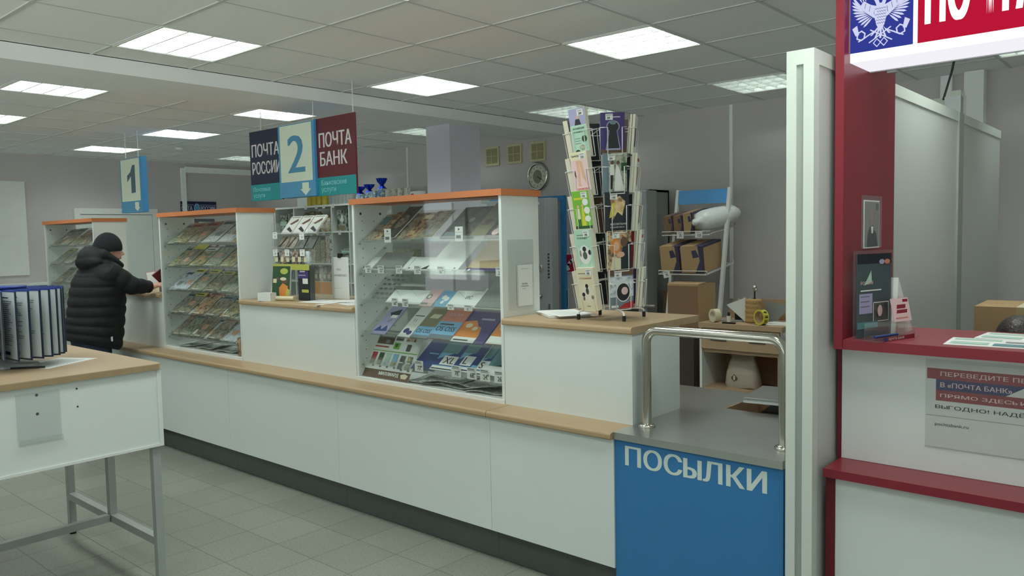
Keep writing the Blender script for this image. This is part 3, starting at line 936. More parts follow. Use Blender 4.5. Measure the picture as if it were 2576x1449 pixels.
# backlit bank sign
sg = E('lightbox_sign', 'backlit blue and red ПОЧТА БАНК lightbox with a white eagle emblem', 'sign', (-.965, 2.955, 2.186))
LW = emat('lightbox_white', (250, 248, 255), .98); LB = emat('lightbox_blue', (52, 62, 150), 1.0); LR = emat('lightbox_red', (190, 24, 56), 1.0); LE = emat('lightbox_emblem', (214, 218, 246), 1.0)
bx = MB().box(0, 2.1, 0, .215, 0, .46, LW)
W_, H_ = 2.1, .46
def L2(x, z): return (x / W_, z / H_)
it = [('r', 0, 0, 1, 1, emat('lightbox_front_white', (255, 255, 255), 1.5)), ('r', 0, .032 / H_, .205 / W_, .43 / H_, LB), ('r', .219 / W_, .032 / H_, 1.9 / W_, .43 / H_, LR)]
# emblem: double-headed eagle, wings spread, on crossed post horns
cx, cz, k = .102, .056, .166
def em(pts, cxx=cx): return [L2(cxx + x * k, cz + z * k) for x, z in pts]
for sgn in (-1, 1):
    for i in range(13):      # wing feathers fan out from the wing arm
        f_ = i / 12
        a = R(84 - 128 * f_)
        bx0 = sgn * (.42 - .26 * f_); bz0 = .80 - .26 * f_
        if f_ < .25: bx0 = sgn * (.30 + .10 * f_ / .25); bz0 = .86
        L = (.30 if i < 3 else .36 - .10 * f_)
        dx, dz = sgn * math.cos(a), math.sin(a)
        wd = .021
        px, pz = -dz * wd, dx * wd
        poly = [(bx0, bz0), (bx0 + dx * L * .35 + px * .8, bz0 + dz * L * .35 + pz * .8), (bx0 + dx * L * .8 + px, bz0 + dz * L * .8 + pz), (bx0 + dx * L, bz0 + dz * L), (bx0 + dx * L * .8 - px, bz0 + dz * L * .8 - pz), (bx0 + dx * L * .35 - px * .8, bz0 + dz * L * .35 - pz * .8)]
        it.append(('p', em(poly), LE))
    it.append(('p', em([(sgn * .05, .74), (sgn * .20, .80), (sgn * .34, .90), (sgn * .42, .80), (sgn * .30, .66), (sgn * .14, .52), (sgn * .05, .5)]), LE))
    for q_ in range(3): it.append(('l', em([(sgn * (.14 + q_ * .09), .60 + q_ * .07), (sgn * (.12 + q_ * .09), .72 + q_ * .06)]), .0014, LB))
    # neck and head, beak outwards, small crown
    it.append(('l', em([(sgn * .04, .74), (sgn * .08, .86), (sgn * .13, .95)]), .012, LE))
    it.append(('e', (cx + sgn * .15 * k) / W_, (cz + .97 * k) / H_, .045 * k / W_, .045 * k / H_, LE))
    it.append(('p', em([(sgn * .17, .99), (sgn * .27, .94), (sgn * .17, .93)]), LE))
    it.append(('l', em([(sgn * .09, 1.05), (sgn * .11, 1.12), (sgn * .15, 1.07), (sgn * .19, 1.12), (sgn * .2, 1.04)]), .004, LE))
    # post horn
    it.append(('l', em([(sgn * .10, .25), (sgn * .26, .17), (sgn * .38, .10), (sgn * .47, .14), (sgn * .46, .25), (sgn * .38, .29), (sgn * .31, .23), (sgn * .33, .13), (sgn * .44, .08)]), .0045, LE))
    it.append(('p', em([(sgn * .43, .22), (sgn * .47, .42), (sgn * .57, .36), (sgn * .50, .2)]), LE))
    it.append(('l', em([(sgn * -.22, .02), (sgn * .20, .28)]), .004, LE))
    it.append(('l', em([(sgn * .0, .0), (sgn * .07, .08), (sgn * .14, .0), (sgn * .07, -.08), (0, 0)]), .003, LE))
it.append(('p', em([(-.12, .72), (-.13, .56), (-.08, .36), (0, .2), (.08, .36), (.13, .56), (.12, .72), (.05, .80), (-.05, .80)]), LE))
for i in range(5):
    a = R(-90 + (i - 2) * 22)
    it.append(('p', em([(-.03 + i * .015, .34), (math.cos(a) * .26 - .02, .34 + math.sin(a) * .26), (math.cos(a) * .27 + .02, .34 + math.sin(a) * .26), (.03 - i * .0, .34)]), LE))
for rz in range(6):
    for rx in range(-2 + rz % 2, 3):
        it.append(('l', em([(rx * .045 - .02, .70 - rz * .06), (rx * .045, .675 - rz * .06), (rx * .045 + .02, .70 - rz * .06)]), .0012, LB))
it.append(('l', em([(-.03, 1.12), (0, 1.2), (.03, 1.12), (-.03, 1.12)]), .006, LE))
LWT = emat('lightbox_letters', (255, 255, 255), 1.6)
it.append(('t', 'ПОЧТА БАНК', .247 / W_, .085 / H_, .24 / H_, LWT, .60, .02, 'l', .60 / W_))
bx.art((0, -.0003, 0), (1, 0, 0), (0, 0, 1), W_, H_, it, .0002)
bx.build('lightbox', sg)
MB().box(.06, .09, .2225, .25, -.012, .1, GREYSTEEL).box(-.0, 2.1, .215, .222, -.004, .46, GREYSTEEL).build('mounting_bracket', sg)
# ------------------------------------------------------------------ hanging window signs
def hanging_box(name, label, digit, dm, x, y, z, w, h, dpt=.10):
    t = E(name, label, 'sign', (x, y, z))
    fz = .205 * h
    b = MB().box(0, w, 0, dpt, 0, h, SIGNBLUE2)
    its = [('r', 0, 0, 1, 1, SIGNBLUE), ('r', .05, .21, .88, .765, SIGNFACE), ('r', 0, .985, 1, .015, GREYSTEEL)]
    if digit == '2':
        its.append(('t', '2', .5, .33, .50, dm, .82, .035, 'c', .44))
        its.append(('p', [(.64, .185), (.82, .185), (.82, .10), (.875, .10), (.73, .015), (.585, .10), (.64, .10)], SIGNFACE))
    else:
        its.append(('p', [(.52, .35), (.72, .36), (.72, .86), (.60, .86), (.50, .74), (.34, .68), (.34, .56), (.52, .66)], dm))
        its.append(('p', [(.66, .185), (.84, .185), (.84, .09), (.89, .09), (.76, .02), (.63, .09), (.66, .09)], SIGNFACE))
    b.art((0, 0, 0), (1, 0, 0), (0, 0, 1), w, h, its)
    b.build('sign_box', t)
    return t
Ys = 3.55
LT = mat('pale_sign_lettering', (214, 212, 214), rough=.6)
TT = mat('pale_teal_lettering', (150, 212, 220), rough=.6)
t = hanging_box('hanging_sign', 'hanging sign with a large 2 between navy and maroon panels', '2', DIG2, -5.437, Ys - .04, 1.925, .47, .56, .09)
lp = MB().box(-.445, .0, .02, .035, -.005, .552, NAVY)
lp.art((-.445, .0199, -.005), (1, 0, 0), (0, 0, 1), .445, .557, [('r', 0, 0, 1, .235, TEAL), ('t', 'ПОЧТА', .07, .63, .185, LT, .6, .03, 'l', .88), ('t', 'РОССИИ', .07, .38, .18, LT, .6, .025, 'l', .90), ('t', 'Почтовые', .08, .135, .06, TT, 1, 0, 'l', .55), ('t', 'услуги', .08, .03, .065, TT, 1, 0, 'l', .37)])
lp.build('left_panel', t)
rp = MB().box(.47, .925, .02, .035, -.005, .56, MAROON)
rp.art((.47, .0199, -.005), (1, 0, 0), (0, 0, 1), .455, .565, [('r', 0, 0, 1, .235, TEAL), ('t', 'ПОЧТА', .07, .62, .19, LT, .6, .03, 'l', .84), ('t', 'БАНК', .09, .385, .18, LT, .6, .03, 'l', .70), ('t', 'Банковские', .10, .135, .065, TT, 1, 0, 'l', .66), ('t', 'услуги', .10, .03, .07, TT, 1, 0, 'l', .38)])
rp.build('right_panel', t)
wz = MB()
for xx, zt_ in ((.41, 2.625 - 1.925), (.885, CEIL - 1.925), (-.30, 2.625 - 1.925)): wz.cyl((xx, .04, .55), (xx, .04, zt_), .0028, WHITEWIRE, 6)
wz.build('hanging_wire', t)
t = hanging_box('hanging_sign', 'narrow hanging sign with a grey-blue 1, above the man', '1', DIG1, -8.34, Ys - .02, 1.905, .475, .545, .06)
wz = MB()
for xx in (.08, .36): wz.cyl((xx, .03, .54), (xx, .03, CEIL - 1.905), .0028, WHITEWIRE, 6)
wz.build('hanging_wire', t)

# ------------------------------------------------------------------ standing table with carousel
t = E('standing_table', 'tall beech topped table on grey legs in the left foreground', 'table', (-3.6, 1.66, 0))
# local: x to -1.14 (depth), y to -1.9 (length)
top = MB()
out = [(0.012, -1.95), (.020, -1.94), (.020, -.02), (.014, -.006), (.0, 0.0), (-1.12, 0), (-1.14, -.02), (-1.14, -1.95)]
top.prism(out, 1.022, 1.05, WOOD_Y)
tt_ = top.build('table_top', t, bevel=.004)
MB().box(.0201, .0212, -1.94, -.018, 1.0235, 1.047, WOOD_EDGE).build('edge_band', tt_)
p = MB().box(-.014, .0, -1.93, -.004, .667, 1.021, WHITE)
po_ = p.build('front_panel', t)
q = MB().box(0.0, .006, -1.93, -.022, .667, .678, WHITE_FRAME).box(0.0, .006, -.022, -.003, .667, 1.02, WHITE_FRAME)
q.build('edge_strip', po_)
c = MB()
for yy, zz, rr in ((-.517, .985, .006), (-.518, .907, .006), (-.363, .987, .004), (-.363, .91, .004)):
    c.cyl((-.001, yy, zz), (.0012, yy, zz), rr, INK, 10)
c.build('screw_hole', po_)
MB().box(-1.125, -.02, -.020, -.006, .72, 1.021, WHITE).build('end_panel', t)
f = MB()
def bar(a, b, s_=.018):
    (x0, y0, z0), (x1, y1, z1) = a, b
    f.box(min(x0, x1) - (s_ if x0 == x1 else 0), max(x0, x1) + (s_ if x0 == x1 else 0), min(y0, y1) - (s_ if y0 == y1 else 0), max(y0, y1) + (s_ if y0 == y1 else 0),
          min(z0, z1) - (s_ if z0 == z1 else 0), max(z0, z1) + (s_ if z0 == z1 else 0), LEGSTEEL)
for nm, xx, yy, zl in (('leg', -.034, -.03, .02), ('leg', -1.09, -.03, .02), ('leg', -.034, -1.9, .02), ('leg', -1.09, -1.9, .02), ('post', -.545, -.03, .20), ('post', -.545, -1.9, .20)):
    f = MB()
    ztop_ = .666 if xx > -.1 else .719
    f.box(xx - .018, xx + .018, yy - .018, yy + .018, zl, ztop_ if xx > -.1 or xx < -1 else .719, LEGSTEEL)
    lo = f.build(nm, t, bevel=.002)
    if nm == 'leg': MB().cyl((xx, yy, 0), (xx, yy, .02), .017, BLACK).build('rubber_foot', lo)
f = MB(); bar((-1.072, -.03, .215), (-.052, -.03, .215)); f.build('end_rail', t)
f = MB(); bar((-1.072, -1.9, .215), (-.052, -1.9, .215)); f.build('end_rail', t)
f = MB(); bar((-.545, -1.88, .215), (-.545, -.05, .215)); f.build('long_rail', t)
ah = E('leaflet_holder', 'empty clear leaflet holder on the front of the standing table', 'leaflet holder', (-3.598, 1.064, .79))
a = MB().box(0, .0025, 0, .165, 0, .205, FILM).box(0.0, .022, 0, .165, -.004, 0.0, FILM).box(.020, .022, 0, .165, 0, .022, ACRYL)
a.build('pocket', ah)

# carousel of framed sheets
cr = E('sheet_carousel', 'carousel of blue-framed information sheets on the standing table', 'display carousel', (-4.12, 1.19, 1.05))
FRB = mat('blue_sheet_frame', (38, 58, 140), rough=.4); FRD = mat('dark_sheet_frame', (30, 42, 62), rough=.45)
SHEETP = mat('info_sheet', (206, 214, 216), rough=.35)
MB().lathe((0, 0, 0), [(.0, 0), (.13, 0), (.13, .008), (.03, .016), (.02, .36), (.0, .36)], GREYSTEEL, 24).build('stand', cr)
def leaf_mesh(k):
    m = MB()
    m.box(.006, .204, -.0012, .0012, .006, .304, SHEETP)
    for a, b, c_, d_ in ((0, .21, 0, .007), (0, .21, .303, .31), (0, .007, .007, .303), (.203, .21, .007, .303)):
        m.box(a, b, -.003, .003, c_, d_, FRB if c_ > .3 or k > 100 else FRD)
    rnd = random.Random(k)
    for side in (-1, 1):
        o_ = (0.01, -.0013, .008) if side < 0 else (.2, .0013, .008)
        u_ = (1, 0, 0) if side < 0 else (-1, 0, 0)
        its = [('r', .12, .90, .5, .016, INK)]
        for q_ in range(22): its.append(('r', .1, .85 - q_ * .031, rnd.uniform(.35, .78), .010, INKG))
        its.append(('r', .1, .05, .55, .05, FRD))
        m.art(o_, u_, (0, 0, 1), .19, .295, its)
    return m
nleaf = 30
src = None
for k in range(nleaf):
    if k < 3:
        o = leaf_mesh(k).build('sheet_frame', cr); 
        if k == 0: srcs = []
        srcs.append(o)
    else:
        o = srcs[k % 3].copy(); col.objects.link(o)
    th = 2 * PI * k / nleaf
    swirl = R(38)
    r0 = .045
    o.location = (r0 * math.cos(th), r0 * math.sin(th), .045)
    o.rotation_euler = (0, 0, th + swirl)
tp = MB()
tp.lathe((0, 0, .358), [(.0, 0), (.10, 0), (.10, .008), (.0, .008)], FRB, 24)
tp.build('top_disc', cr)
for k, (x, y, rz, lab_) in enumerate(((-4.02, 1.36, .5, 'white form lying under the right edge of the carousel'), (-4.25, .96, -.3, 'white form lying on the table at the left edge of the photo'))):
    pf = MB().box(-.105, .105, -.148, .148, 0, .0015, PAPER)
    pf.art((-.105, -.148, .0015), (1, 0, 0), (0, 1, 0), .21, .296, [('r', .1, .1 + .07 * q, .8, .012, INKG) for q in range(11)])
    tag(pf.build('paper_form', loc=(x, y, 1.0505), rot=(0, 0, rz)), lab_, 'paper')
pen = MB().cyl((-.07, 0, .005), (.07, 0, .005), .0045, BLACK, 8)
tag(pen.build('pen', loc=(-3.93, 1.22, 1.052), rot=(0, 0, .9)), 'dark pen lying on the standing table beside the carousel', 'pen')
# ------------------------------------------------------------------ printed matter
PM = [printmat('print_grey_brown', [(60, 58, 52), (120, 108, 92), (168, 160, 140), (90, 84, 78)], 26),
      printmat('print_green_grey', [(58, 74, 62), (128, 138, 120), (176, 178, 158), (96, 92, 70)], 30),
      printmat('print_blue_white', [(70, 92, 120), (176, 188, 196), (216, 220, 222), (96, 110, 116)], 24),
      printmat('print_mixed', [(122, 60, 52), (196, 176, 130), (86, 110, 84), (60, 60, 66)], 34),
      printmat('print_warm', [(150, 88, 60), (206, 178, 140), (112, 84, 66), (60, 50, 44)], 28),
      printmat('print_dark', [(30, 34, 38), (54, 62, 66), (92, 92, 84), (34, 40, 46)], 22)]
CT = {n: mat(n, c, rough=.45, noise=.03) for n, c in dict(cover_red=(170, 44, 50), cover_yellow=(202, 196, 60), cover_olive=(122, 118, 88), cover_black=(34, 38, 44), cover_teal=(88, 132, 136),
      cover_white=(224, 226, 220), cover_blue=(40, 60, 116), cover_lightblue=(120, 172, 206), cover_pink=(220, 190, 190), cover_green=(112, 172, 52), cover_mint=(170, 204, 182), cover_cream=(218, 210, 178),
      cover_purple=(66, 52, 108), cover_orange=(212, 132, 60), cover_brown=(98, 74, 58), cover_kraft=(182, 160, 120), cover_grey=(136, 140, 136), cover_skin=(214, 170, 140), cover_darkgreen=(40, 74, 44), cover_salmon=(196, 122, 100), cover_steel=(110, 126, 136), cover_lilac=(160, 158, 190)).items()}
c_ = lambda n: CT['cover_' + n]

def board(name, w, h, t, its, body=None, parent=None, loc=None, rot=None):
    m = MB().box(-w / 2, w / 2, -t, 0, 0, h, body or PAPER)
    if its: m.art((-w / 2, -t, 0), (1, 0, 0), (0, 0, 1), w, h, its, .00025)
    return m.build(name, parent, loc, rot)
SL = R(-52)
def on_shelf(x, lip, t, lift=0.0, dz=0.0):
    y = 2.979 + .62 * (t + lift)
    return (x, y - lift * .616, lip + .0048 + (y - 2.975) * .78 + lift * .788 + dz)

def magcover(rnd, k):
    m = PM[rnd.choice([0, 1, 1, 2, 3, 4, 0])]
    its = [('r', 0, 0, 1, 1, m), ('r', .06, .80, .86, .14, rnd.choice([c_('white'), c_('red'), c_('yellow'), c_('olive'), c_('steel'), c_('teal')])), ('r', .1, .84, .6, .05, INK)]
    its += [('r', .06 + .45 * rnd.random(), .1 + .4 * rnd.random(), .4, .2, rnd.choice([c_('white'), c_('grey'), c_('skin'), PM[3]])), ('r', .08, .05, .5, .03, c_('white'))]
    return its
def mag_rows(x0, x1, rows, place, grp, seed):
    rnd = random.Random(seed)
    for r_i, n in enumerate(rows):
        for k in range(n):
            w = rnd.uniform(.17, .21); h = rnd.uniform(.23, .275); t = .004
            x = x0 + .11 + (x1 - x0 - .23) * (k / max(1, n - 1))
            o = board('magazine', w, h, t, magcover(rnd, k), PM[0])
            o.location = on_shelf(x, LIPS[r_i], t, .0048 * (k % 2)); o.rotation_euler = (SL, 0, 0)
            tag(o, '%s magazine from the left on the %s shelf of the %s' % (NTH[k], ['top', 'second', 'third', 'fourth', 'lowest'][r_i], place), 'magazine', 'magazines on the %s shelf of the %s' % (['top', 'second', 'third', 'fourth', 'lowest'][r_i], place))
mag_rows(-6.27, -5.13, [9, 9, 9, 9, 9], 'showcase between the windows', '', 3)
mag_rows(-8.75, -7.6, [5, 4, 4, 4, 5], 'far left showcase', '', 5)
o = board('magazine', .19, .27, .004, [('r', 0, 0, 1, 1, PM[0]), ('r', 0, .72, 1, .28, c_('yellow')), ('e', .3, .5, .16, .10, c_('skin')), ('e', .6, .4, .16, .10, c_('grey')), ('e', .4, .25, .16, .1, c_('skin'))], PM[0])
o.location = on_shelf(-6.02, LIPS[1], .004, .010); o.rotation_euler = (SL, 0, 0)
tag(o, 'magazine with a bright yellow top strip on the second shelf', 'magazine')

def newspaper(name, w, d, seed, amp=.012):
    rnd = random.Random(seed)
    n, m_ = 14, 8
    m = MB()
    ph = rnd.uniform(0, 6); ph2 = rnd.uniform(0, 6)
    hgt = lambda i, j: .004 + amp * (1 + math.sin(i / n * 7 + ph) * math.cos(j / m_ * 5 + ph2)) * .5 + (.015 * max(0, (i / n - .7)) * 3 if rnd is not None else 0)
    vs = [(w * (i / n - .5), d * (j / m_ - .5), hgt(i, j)) for j in range(m_ + 1) for i in range(n + 1)]
    vs2 = [(x, y, z - .0035) for x, y, z in vs]
    N = len(vs)
    fs = []
    for j in range(m_):
        for i in range(n):
            a = j * (n + 1) + i
            fs.append((a, a + 1, a + n + 2, a + n + 1)); fs.append((N + a, N + a + n + 1, N + a + n + 2, N + a + 1))
    for j in range(m_):
        a = j * (n + 1); b = a + n
        fs.append((a, a + n + 1, N + a + n + 1, N + a)); fs.append((b, N + b, N + b + n + 1, b + n + 1))
    for i in range(n):
        a = i; b = m_ * (n + 1) + i
        fs.append((a, N + a, N + a + 1, a + 1)); fs.append((b, b + 1, N + b + 1, N + b))
    m.add(vs + vs2, fs, NEWS, True)
    return m.build(name)
NEWS = printmat('newsprint', [(150, 156, 150), (186, 190, 184), (120, 124, 118), (196, 198, 192)], 40, .9)
for k, (x, y, z, rz, w, d) in enumerate([(-3.28, 3.09, .7785, .05, .30, .22), (-3.02, 3.10, .7785, -.1, .30, .22), (-2.80, 3.09, .7785, .12, .29, .22), (-3.15, 3.08, .7985, .2, .30, .2), (-2.90, 3.08, .7985, -.16, .30, .2)]):
    o = newspaper('newspaper', w, d, k); o.location = (x, y, z); o.rotation_euler = (0, 0, rz)
    tag(o, ['folded newspaper flat on the showcase floor beside the brown poster', 'folded newspaper on the showcase floor, under two others', 'folded newspaper at the right end of the showcase floor', 'crumpled newspaper lying on top, nearer the brown poster', 'crumpled newspaper lying on top, nearer the right end'][k], 'newspaper', 'newspapers on the floor of the stationery showcase')
for k, (x, rz) in enumerate([(-6.0, .1), (-5.72, -.08), (-5.42, .12)]):
    o = newspaper('newspaper', .29, .22, 20 + k, .018); o.location = (x, 3.09, .7785); o.rotation_euler = (0, 0, rz)
    tag(o, ['left', 'middle', 'right'][k] + ' newspaper spread on the floor of the magazine showcase', 'newspaper', 'newspapers on the floor of the magazine showcase')
o = MB().lathe((0, 0, 0), [(.0, 0), (.045, 0), (.05, .12), (.047, .13), (.0, .13)], PM[4], 16).build('snack_jar'); o.location = (-5.175, 3.0, .7785)
tag(o, 'patterned jar standing in the bottom right corner of the magazine showcase', 'jar')

def ptag(parent, txt, sup='00', w=.052, h=.042):
    its = [('r', .08, .84, .7, .06, INK), ('r', .08, .72, .8, .05, INKG), ('t', txt, .34, .14, .40, INK, .8, .02, 'l'), ('t', sup, .72, .42, .18, INK, .8, .02, 'l')]
    return board('price_tag', w, h, .0008, its, PAPER, parent)
def price(x, lip, txt, label, z=.0, y=2.9722, w=.055, h=.046):
    o = ptag(None, txt, w=w, h=h); o.location = (x, y, lip + z)
    return tag(o, label, 'price tag', 'price tags on the stationery showcase shelves')

# --- contents of the large stationery showcase
SH = 'stationery showcase'
def put(name, x, s, w, h, t, its, label, cat, lift=0, body=None, yaw=0, group=None):
    o = board(name, w, h, t, its, body)
    o.location = on_shelf(x, LIPS[s], t, lift); o.rotation_euler = (SL, 0, yaw)
    return tag(o, label, cat, group)
R1 = lambda m: [('r', 0, 0, 1, 1, m)]
put('magazine', -3.70, 0, .13, .25, .004, R1(PM[0]) + [('r', .1, .6, .8, .3, c_('teal'))], 'magazine with a teal cover at the left end of the top shelf', 'magazine')
put('magazine', -3.60, 0, .15, .26, .004, R1(PM[4]), 'brown magazine second from the left on the top shelf', 'magazine', .005)
put('crossword_book', -3.54, 0, .12, .29, .006, R1(PM[5]) + [('e', .5, .5, .3, .22, PM[0])], 'dark puzzle book standing above its neighbours on the top shelf', 'book', .011)
put('magazine', -3.43, 0, .15, .25, .004, R1(PM[0]), 'grey brown magazine in the middle of the left group, top shelf', 'magazine', .0)
put('magazine', -3.33, 0, .15, .24, .004, R1(PM[4]) + [('r', .1, .75, .5, .15, c_('cream'))], 'magazine with a cream title block, top shelf', 'magazine', .005)
put('magazine', -3.24, 0, .14, .24, .004, R1(PM[0]) + [('r', .3, .1, .5, .2, c_('grey'))], 'last magazine of the left group on the top shelf', 'magazine', .010)
put('folder', -2.99, 0, .24, .27, .010, R1(PM[5]) + [('e', .55, .55, .12, .10, c_('black')), ('e', .55, .56, .09, .075, c_('grey')), ('r', .06, .06, .5, .12, c_('steel'))], 'dark grey printed folder with a round emblem on the top shelf', 'folder', 0, c_('black'))
put('calendar', -2.83, 0, .11, .30, .006, R1(c_('olive')) + [('e', .5, .4, .25, .07, c_('brown')), ('r', .1, .3, .6, .03, c_('brown'))], 'narrow olive green booklet on the top shelf', 'booklet', .011, c_('olive'))
put('magazine', -2.72, 0, .13, .29, .006, R1(PM[5]) + [('t', '7', .2, .78, .14, PAPER, 1, .05), ('e', .5, .4, .3, .2, c_('grey')), ('e', .4, .18, .2, .1, c_('pink')), ('r', 0, 0, 1, .08, c_('brown'))], 'dark magazine with a white 7 at the right end of the top shelf', 'magazine', 0, c_('black'))
for k, (x, l) in enumerate(((-3.53, 'white price holder on the left half of the top shelf lip'), (-2.955, 'white price holder on the right half of the top shelf lip'))):
    o = board('price_tag', .058, .078, .0008, [('p', [(.4, .72), (.4, .92), (.65, .82)], INK), ('r', .1, .62, .8, .02, INKG), ('r', .15, .2, .6, .22, INKG)], PAPER)
    o.location = (x, 2.9722, LIPS[0]); tag(o, l, 'price tag', 'price tags on the stationery showcase shelves')

ENV = mat('envelope_white', (232, 236, 232), rough=.6, noise=.01)
env = lambda: [('l', [(.02, .97), (.5, .55), (.98, .97)], .001, INKG)]
L = ['stack of white envelopes at the left end of the second shelf', 'second stack of white envelopes on the second shelf', 'white envelopes with small bars printed, middle of the second shelf', 'white envelopes beside the tall envelope, second shelf']
for k, x in enumerate((-3.68, -3.49, -3.30, -3.12)):
    put('envelope_stack', x, 1, .185, .115, .012 if k % 2 else .010, [('r', .04, .12, .06, .10, c_('blue'))] + ([('p', [(.6, .1), (.95, .1), (.95, .5)], INK)] if k == 2 else []), L[k], 'envelopes', 0, ENV)
put('large_envelope', -3.10, 1, .24, .29, .004, [('r', .85, .02, .05, .03, INK)], 'tall white envelope standing behind the others on the second shelf', 'envelope', .013, ENV)
put('envelope', -3.56, 1, .25, .14, .003, [], 'grey window envelope leaning behind the first stacks, second shelf', 'envelope', .016, c_('grey'))
put('large_envelope', -2.80, 1, .27, .35, .006, R1(c_('kraft')) + [('r', 0, 0, 1, .10, c_('purple')), ('r', .06, .02, .06, .06, PAPER), ('r', 0, 0, 1, .035, c_('black'))], 'big kraft cardboard envelope with a dark blue foot, second shelf', 'envelope', 0, c_('kraft'))
for k, (x, tx) in enumerate(((-3.715, '22.'), (-3.60, '22.'), (-3.44, '11.'), (-3.285, '13.'), (-3.10, '16.'))):
    price(x, LIPS[1], tx, '%s white price tag from the left on the second shelf, reading %s' % (NTH[k], tx))
price(-2.672, LIPS[1], '29.', 'price tag beside the kraft envelope on the second shelf')

put('stamp_sheet', -3.665, 2, .20, .31, .002, [('r', .1 + .22 * a, .12 + .13 * b, .14, .05, INKG) for a in range(4) for b in range(6)], 'sheet of printed stickers at the left end of the third shelf', 'sheet', 0, ACRYL)
put('form_pad', -3.50, 2, .16, .11, .006, env(), 'white envelopes under the tag reading 60. on the third shelf', 'envelopes', .003, ENV)
put('form_pad', -3.36, 2, .15, .115, .008, env(), 'white window envelopes right behind the tag reading 32. on the third shelf', 'envelopes', 0, ENV)
put('greeting_card', -3.245, 2, .10, .14, .002, R1(c_('pink')) + [('e', .3, .55, .2, .16, c_('grey')), ('e', .3, .55, .1, .08, PAPER), ('r', .1, .1, .5, .1, c_('grey'))], 'pink greeting card with a clock picture, third shelf', 'card', 0, c_('pink'))
put('greeting_card', -3.13, 2, .105, .13, .002, R1(c_('lightblue')) + [('e', .35, .6, .16, .14, PAPER), ('e', .6, .5, .16, .14, PAPER), ('e', .45, .3, .12, .1, PAPER)], 'pale blue greeting card with white flowers, third shelf', 'card', 0, c_('lightblue'))
put('form_pad', -2.98, 2, .20, .13, .006, [('t', 'ИС', .5, .5, .2, INK)] + env(), 'wide white envelopes right of the flower card, third shelf', 'envelopes', 0, ENV)
put('form_pad', -2.77, 2, .22, .15, .008, [('r', .1, .7, .4, .05, INKG)], 'wide white envelopes at the right end of the third shelf', 'envelopes', 0, ENV)
put('large_envelope', -2.76, 2, .2, .22, .003, [], 'grey envelope standing behind the white ones on the third shelf', 'envelope', .010, c_('grey'))
price(-3.485, LIPS[2], '60.', 'left one of two small price tags on the third shelf, reading 60.', w=.052)
price(-3.395, LIPS[2], '32.', 'right one of two small price tags on the third shelf, reading 32.', w=.052)
price(-3.03, LIPS[2], '14.', 'handwritten tag in the middle of the third shelf', w=.05, h=.03)
price(-2.90, LIPS[2], '35.', 'low price tag right of the handwritten one, third shelf', w=.06, h=.03)

put('stamp_pack', -3.66, 3, .13, .24, .004, R1(c_('lilac')) + [('p', [(.2, .75), (.8, .9), (.9, .7), (.5, .6)], c_('black')), ('r', .45, .58, .4, .1, PAPER), ('p', [(.05, .1), (.3, .3), (.5, .15), (.7, .32), (.95, .12)], c_('blue')), ('t', '17', .5, .42, .1, INK)], 'small pack with a dark triangle and blue pattern, fourth shelf', 'pack', 0, c_('lilac'))
put('clear_sleeve', -3.54, 3, .11, .26, .002, [('r', .1, .3, .1, .03, INK)], 'empty clear sleeve on the fourth shelf', 'sleeve', 0, ACRYL)
put('stamp_pack', -3.43, 3, .10, .25, .003, R1(c_('white')) + [('t', '11', .3, .5, .1, INK), ('r', .1, .68, .8, .03, INK), ('e', .35, .2, .22, .08, c_('blue')), ('e', .7, .14, .2, .07, c_('purple'))], 'white and blue pack with the price 11, fourth shelf', 'pack', 0, c_('white'))
put('scratch_card', -3.30, 3, .14, .26, .004, R1(c_('olive')) + [('p', [(.2, .62), (.7, .62), (.8, .75), (.3, .75)], c_('cream')), ('r', 0, 0, 1, .36, c_('lightblue')), ('t', 'OS OSS', .05, .16, .12, INK, .8, .02), ('r', 0, 0, 1, .1, c_('steel'))], 'olive and pale blue scratch card pack, fourth shelf', 'pack', 0, c_('olive'))
put('lottery_pack', -3.14, 3, .18, .27, .006, R1(c_('salmon')) + [('e', .6, .97, .2, .05, PAPER), ('t', 'ДОСКА', .15, .66, .1, c_('pink'), 1, .02), ('r', 0, 0, 1, .50, c_('lightblue')), ('t', 'OS OSS', .08, .22, .13, INK, .9, .02), ('r', .1, .40, .6, .035, INK), ('r', 0, 0, 1, .12, c_('steel'))], 'salmon pack over a pale blue ticket reading OS OSS, fourth shelf', 'pack', .004, c_('salmon'))
put('postcard_pack', -2.93, 3, .24, .28, .005, R1(c_('purple')) + [('r', .2, .93, .4, .07, PAPER), ('p', [(0, .1), (0, .55), (.35, .6), (.5, .45), (.62, .42), (.68, .28), (.72, .1)], c_('orange')), ('e', .22, .45, .1, .06, c_('cream')), ('e', .45, .38, .08, .05, c_('cream')), ('r', 0, .0, .7, .14, PAPER), ('r', .05, .04, .45, .035, INK), ('r', .45, .62, .4, .05, c_('lilac'))], 'purple and orange postcard pack on the fourth shelf', 'pack', 0, c_('purple'))
put('postcard_pack', -2.72, 3, .14, .27, .005, R1(c_('orange')) + [('e', .6, .5, .2, .1, c_('cream')), ('e', .3, .42, .12, .05, c_('yellow')), ('r', 0, 0, 1, .2, PAPER), ('r', .2, .93, .5, .04, c_('brown'))], 'orange postcard pack at the right end of the fourth shelf', 'pack', .006, c_('orange'))

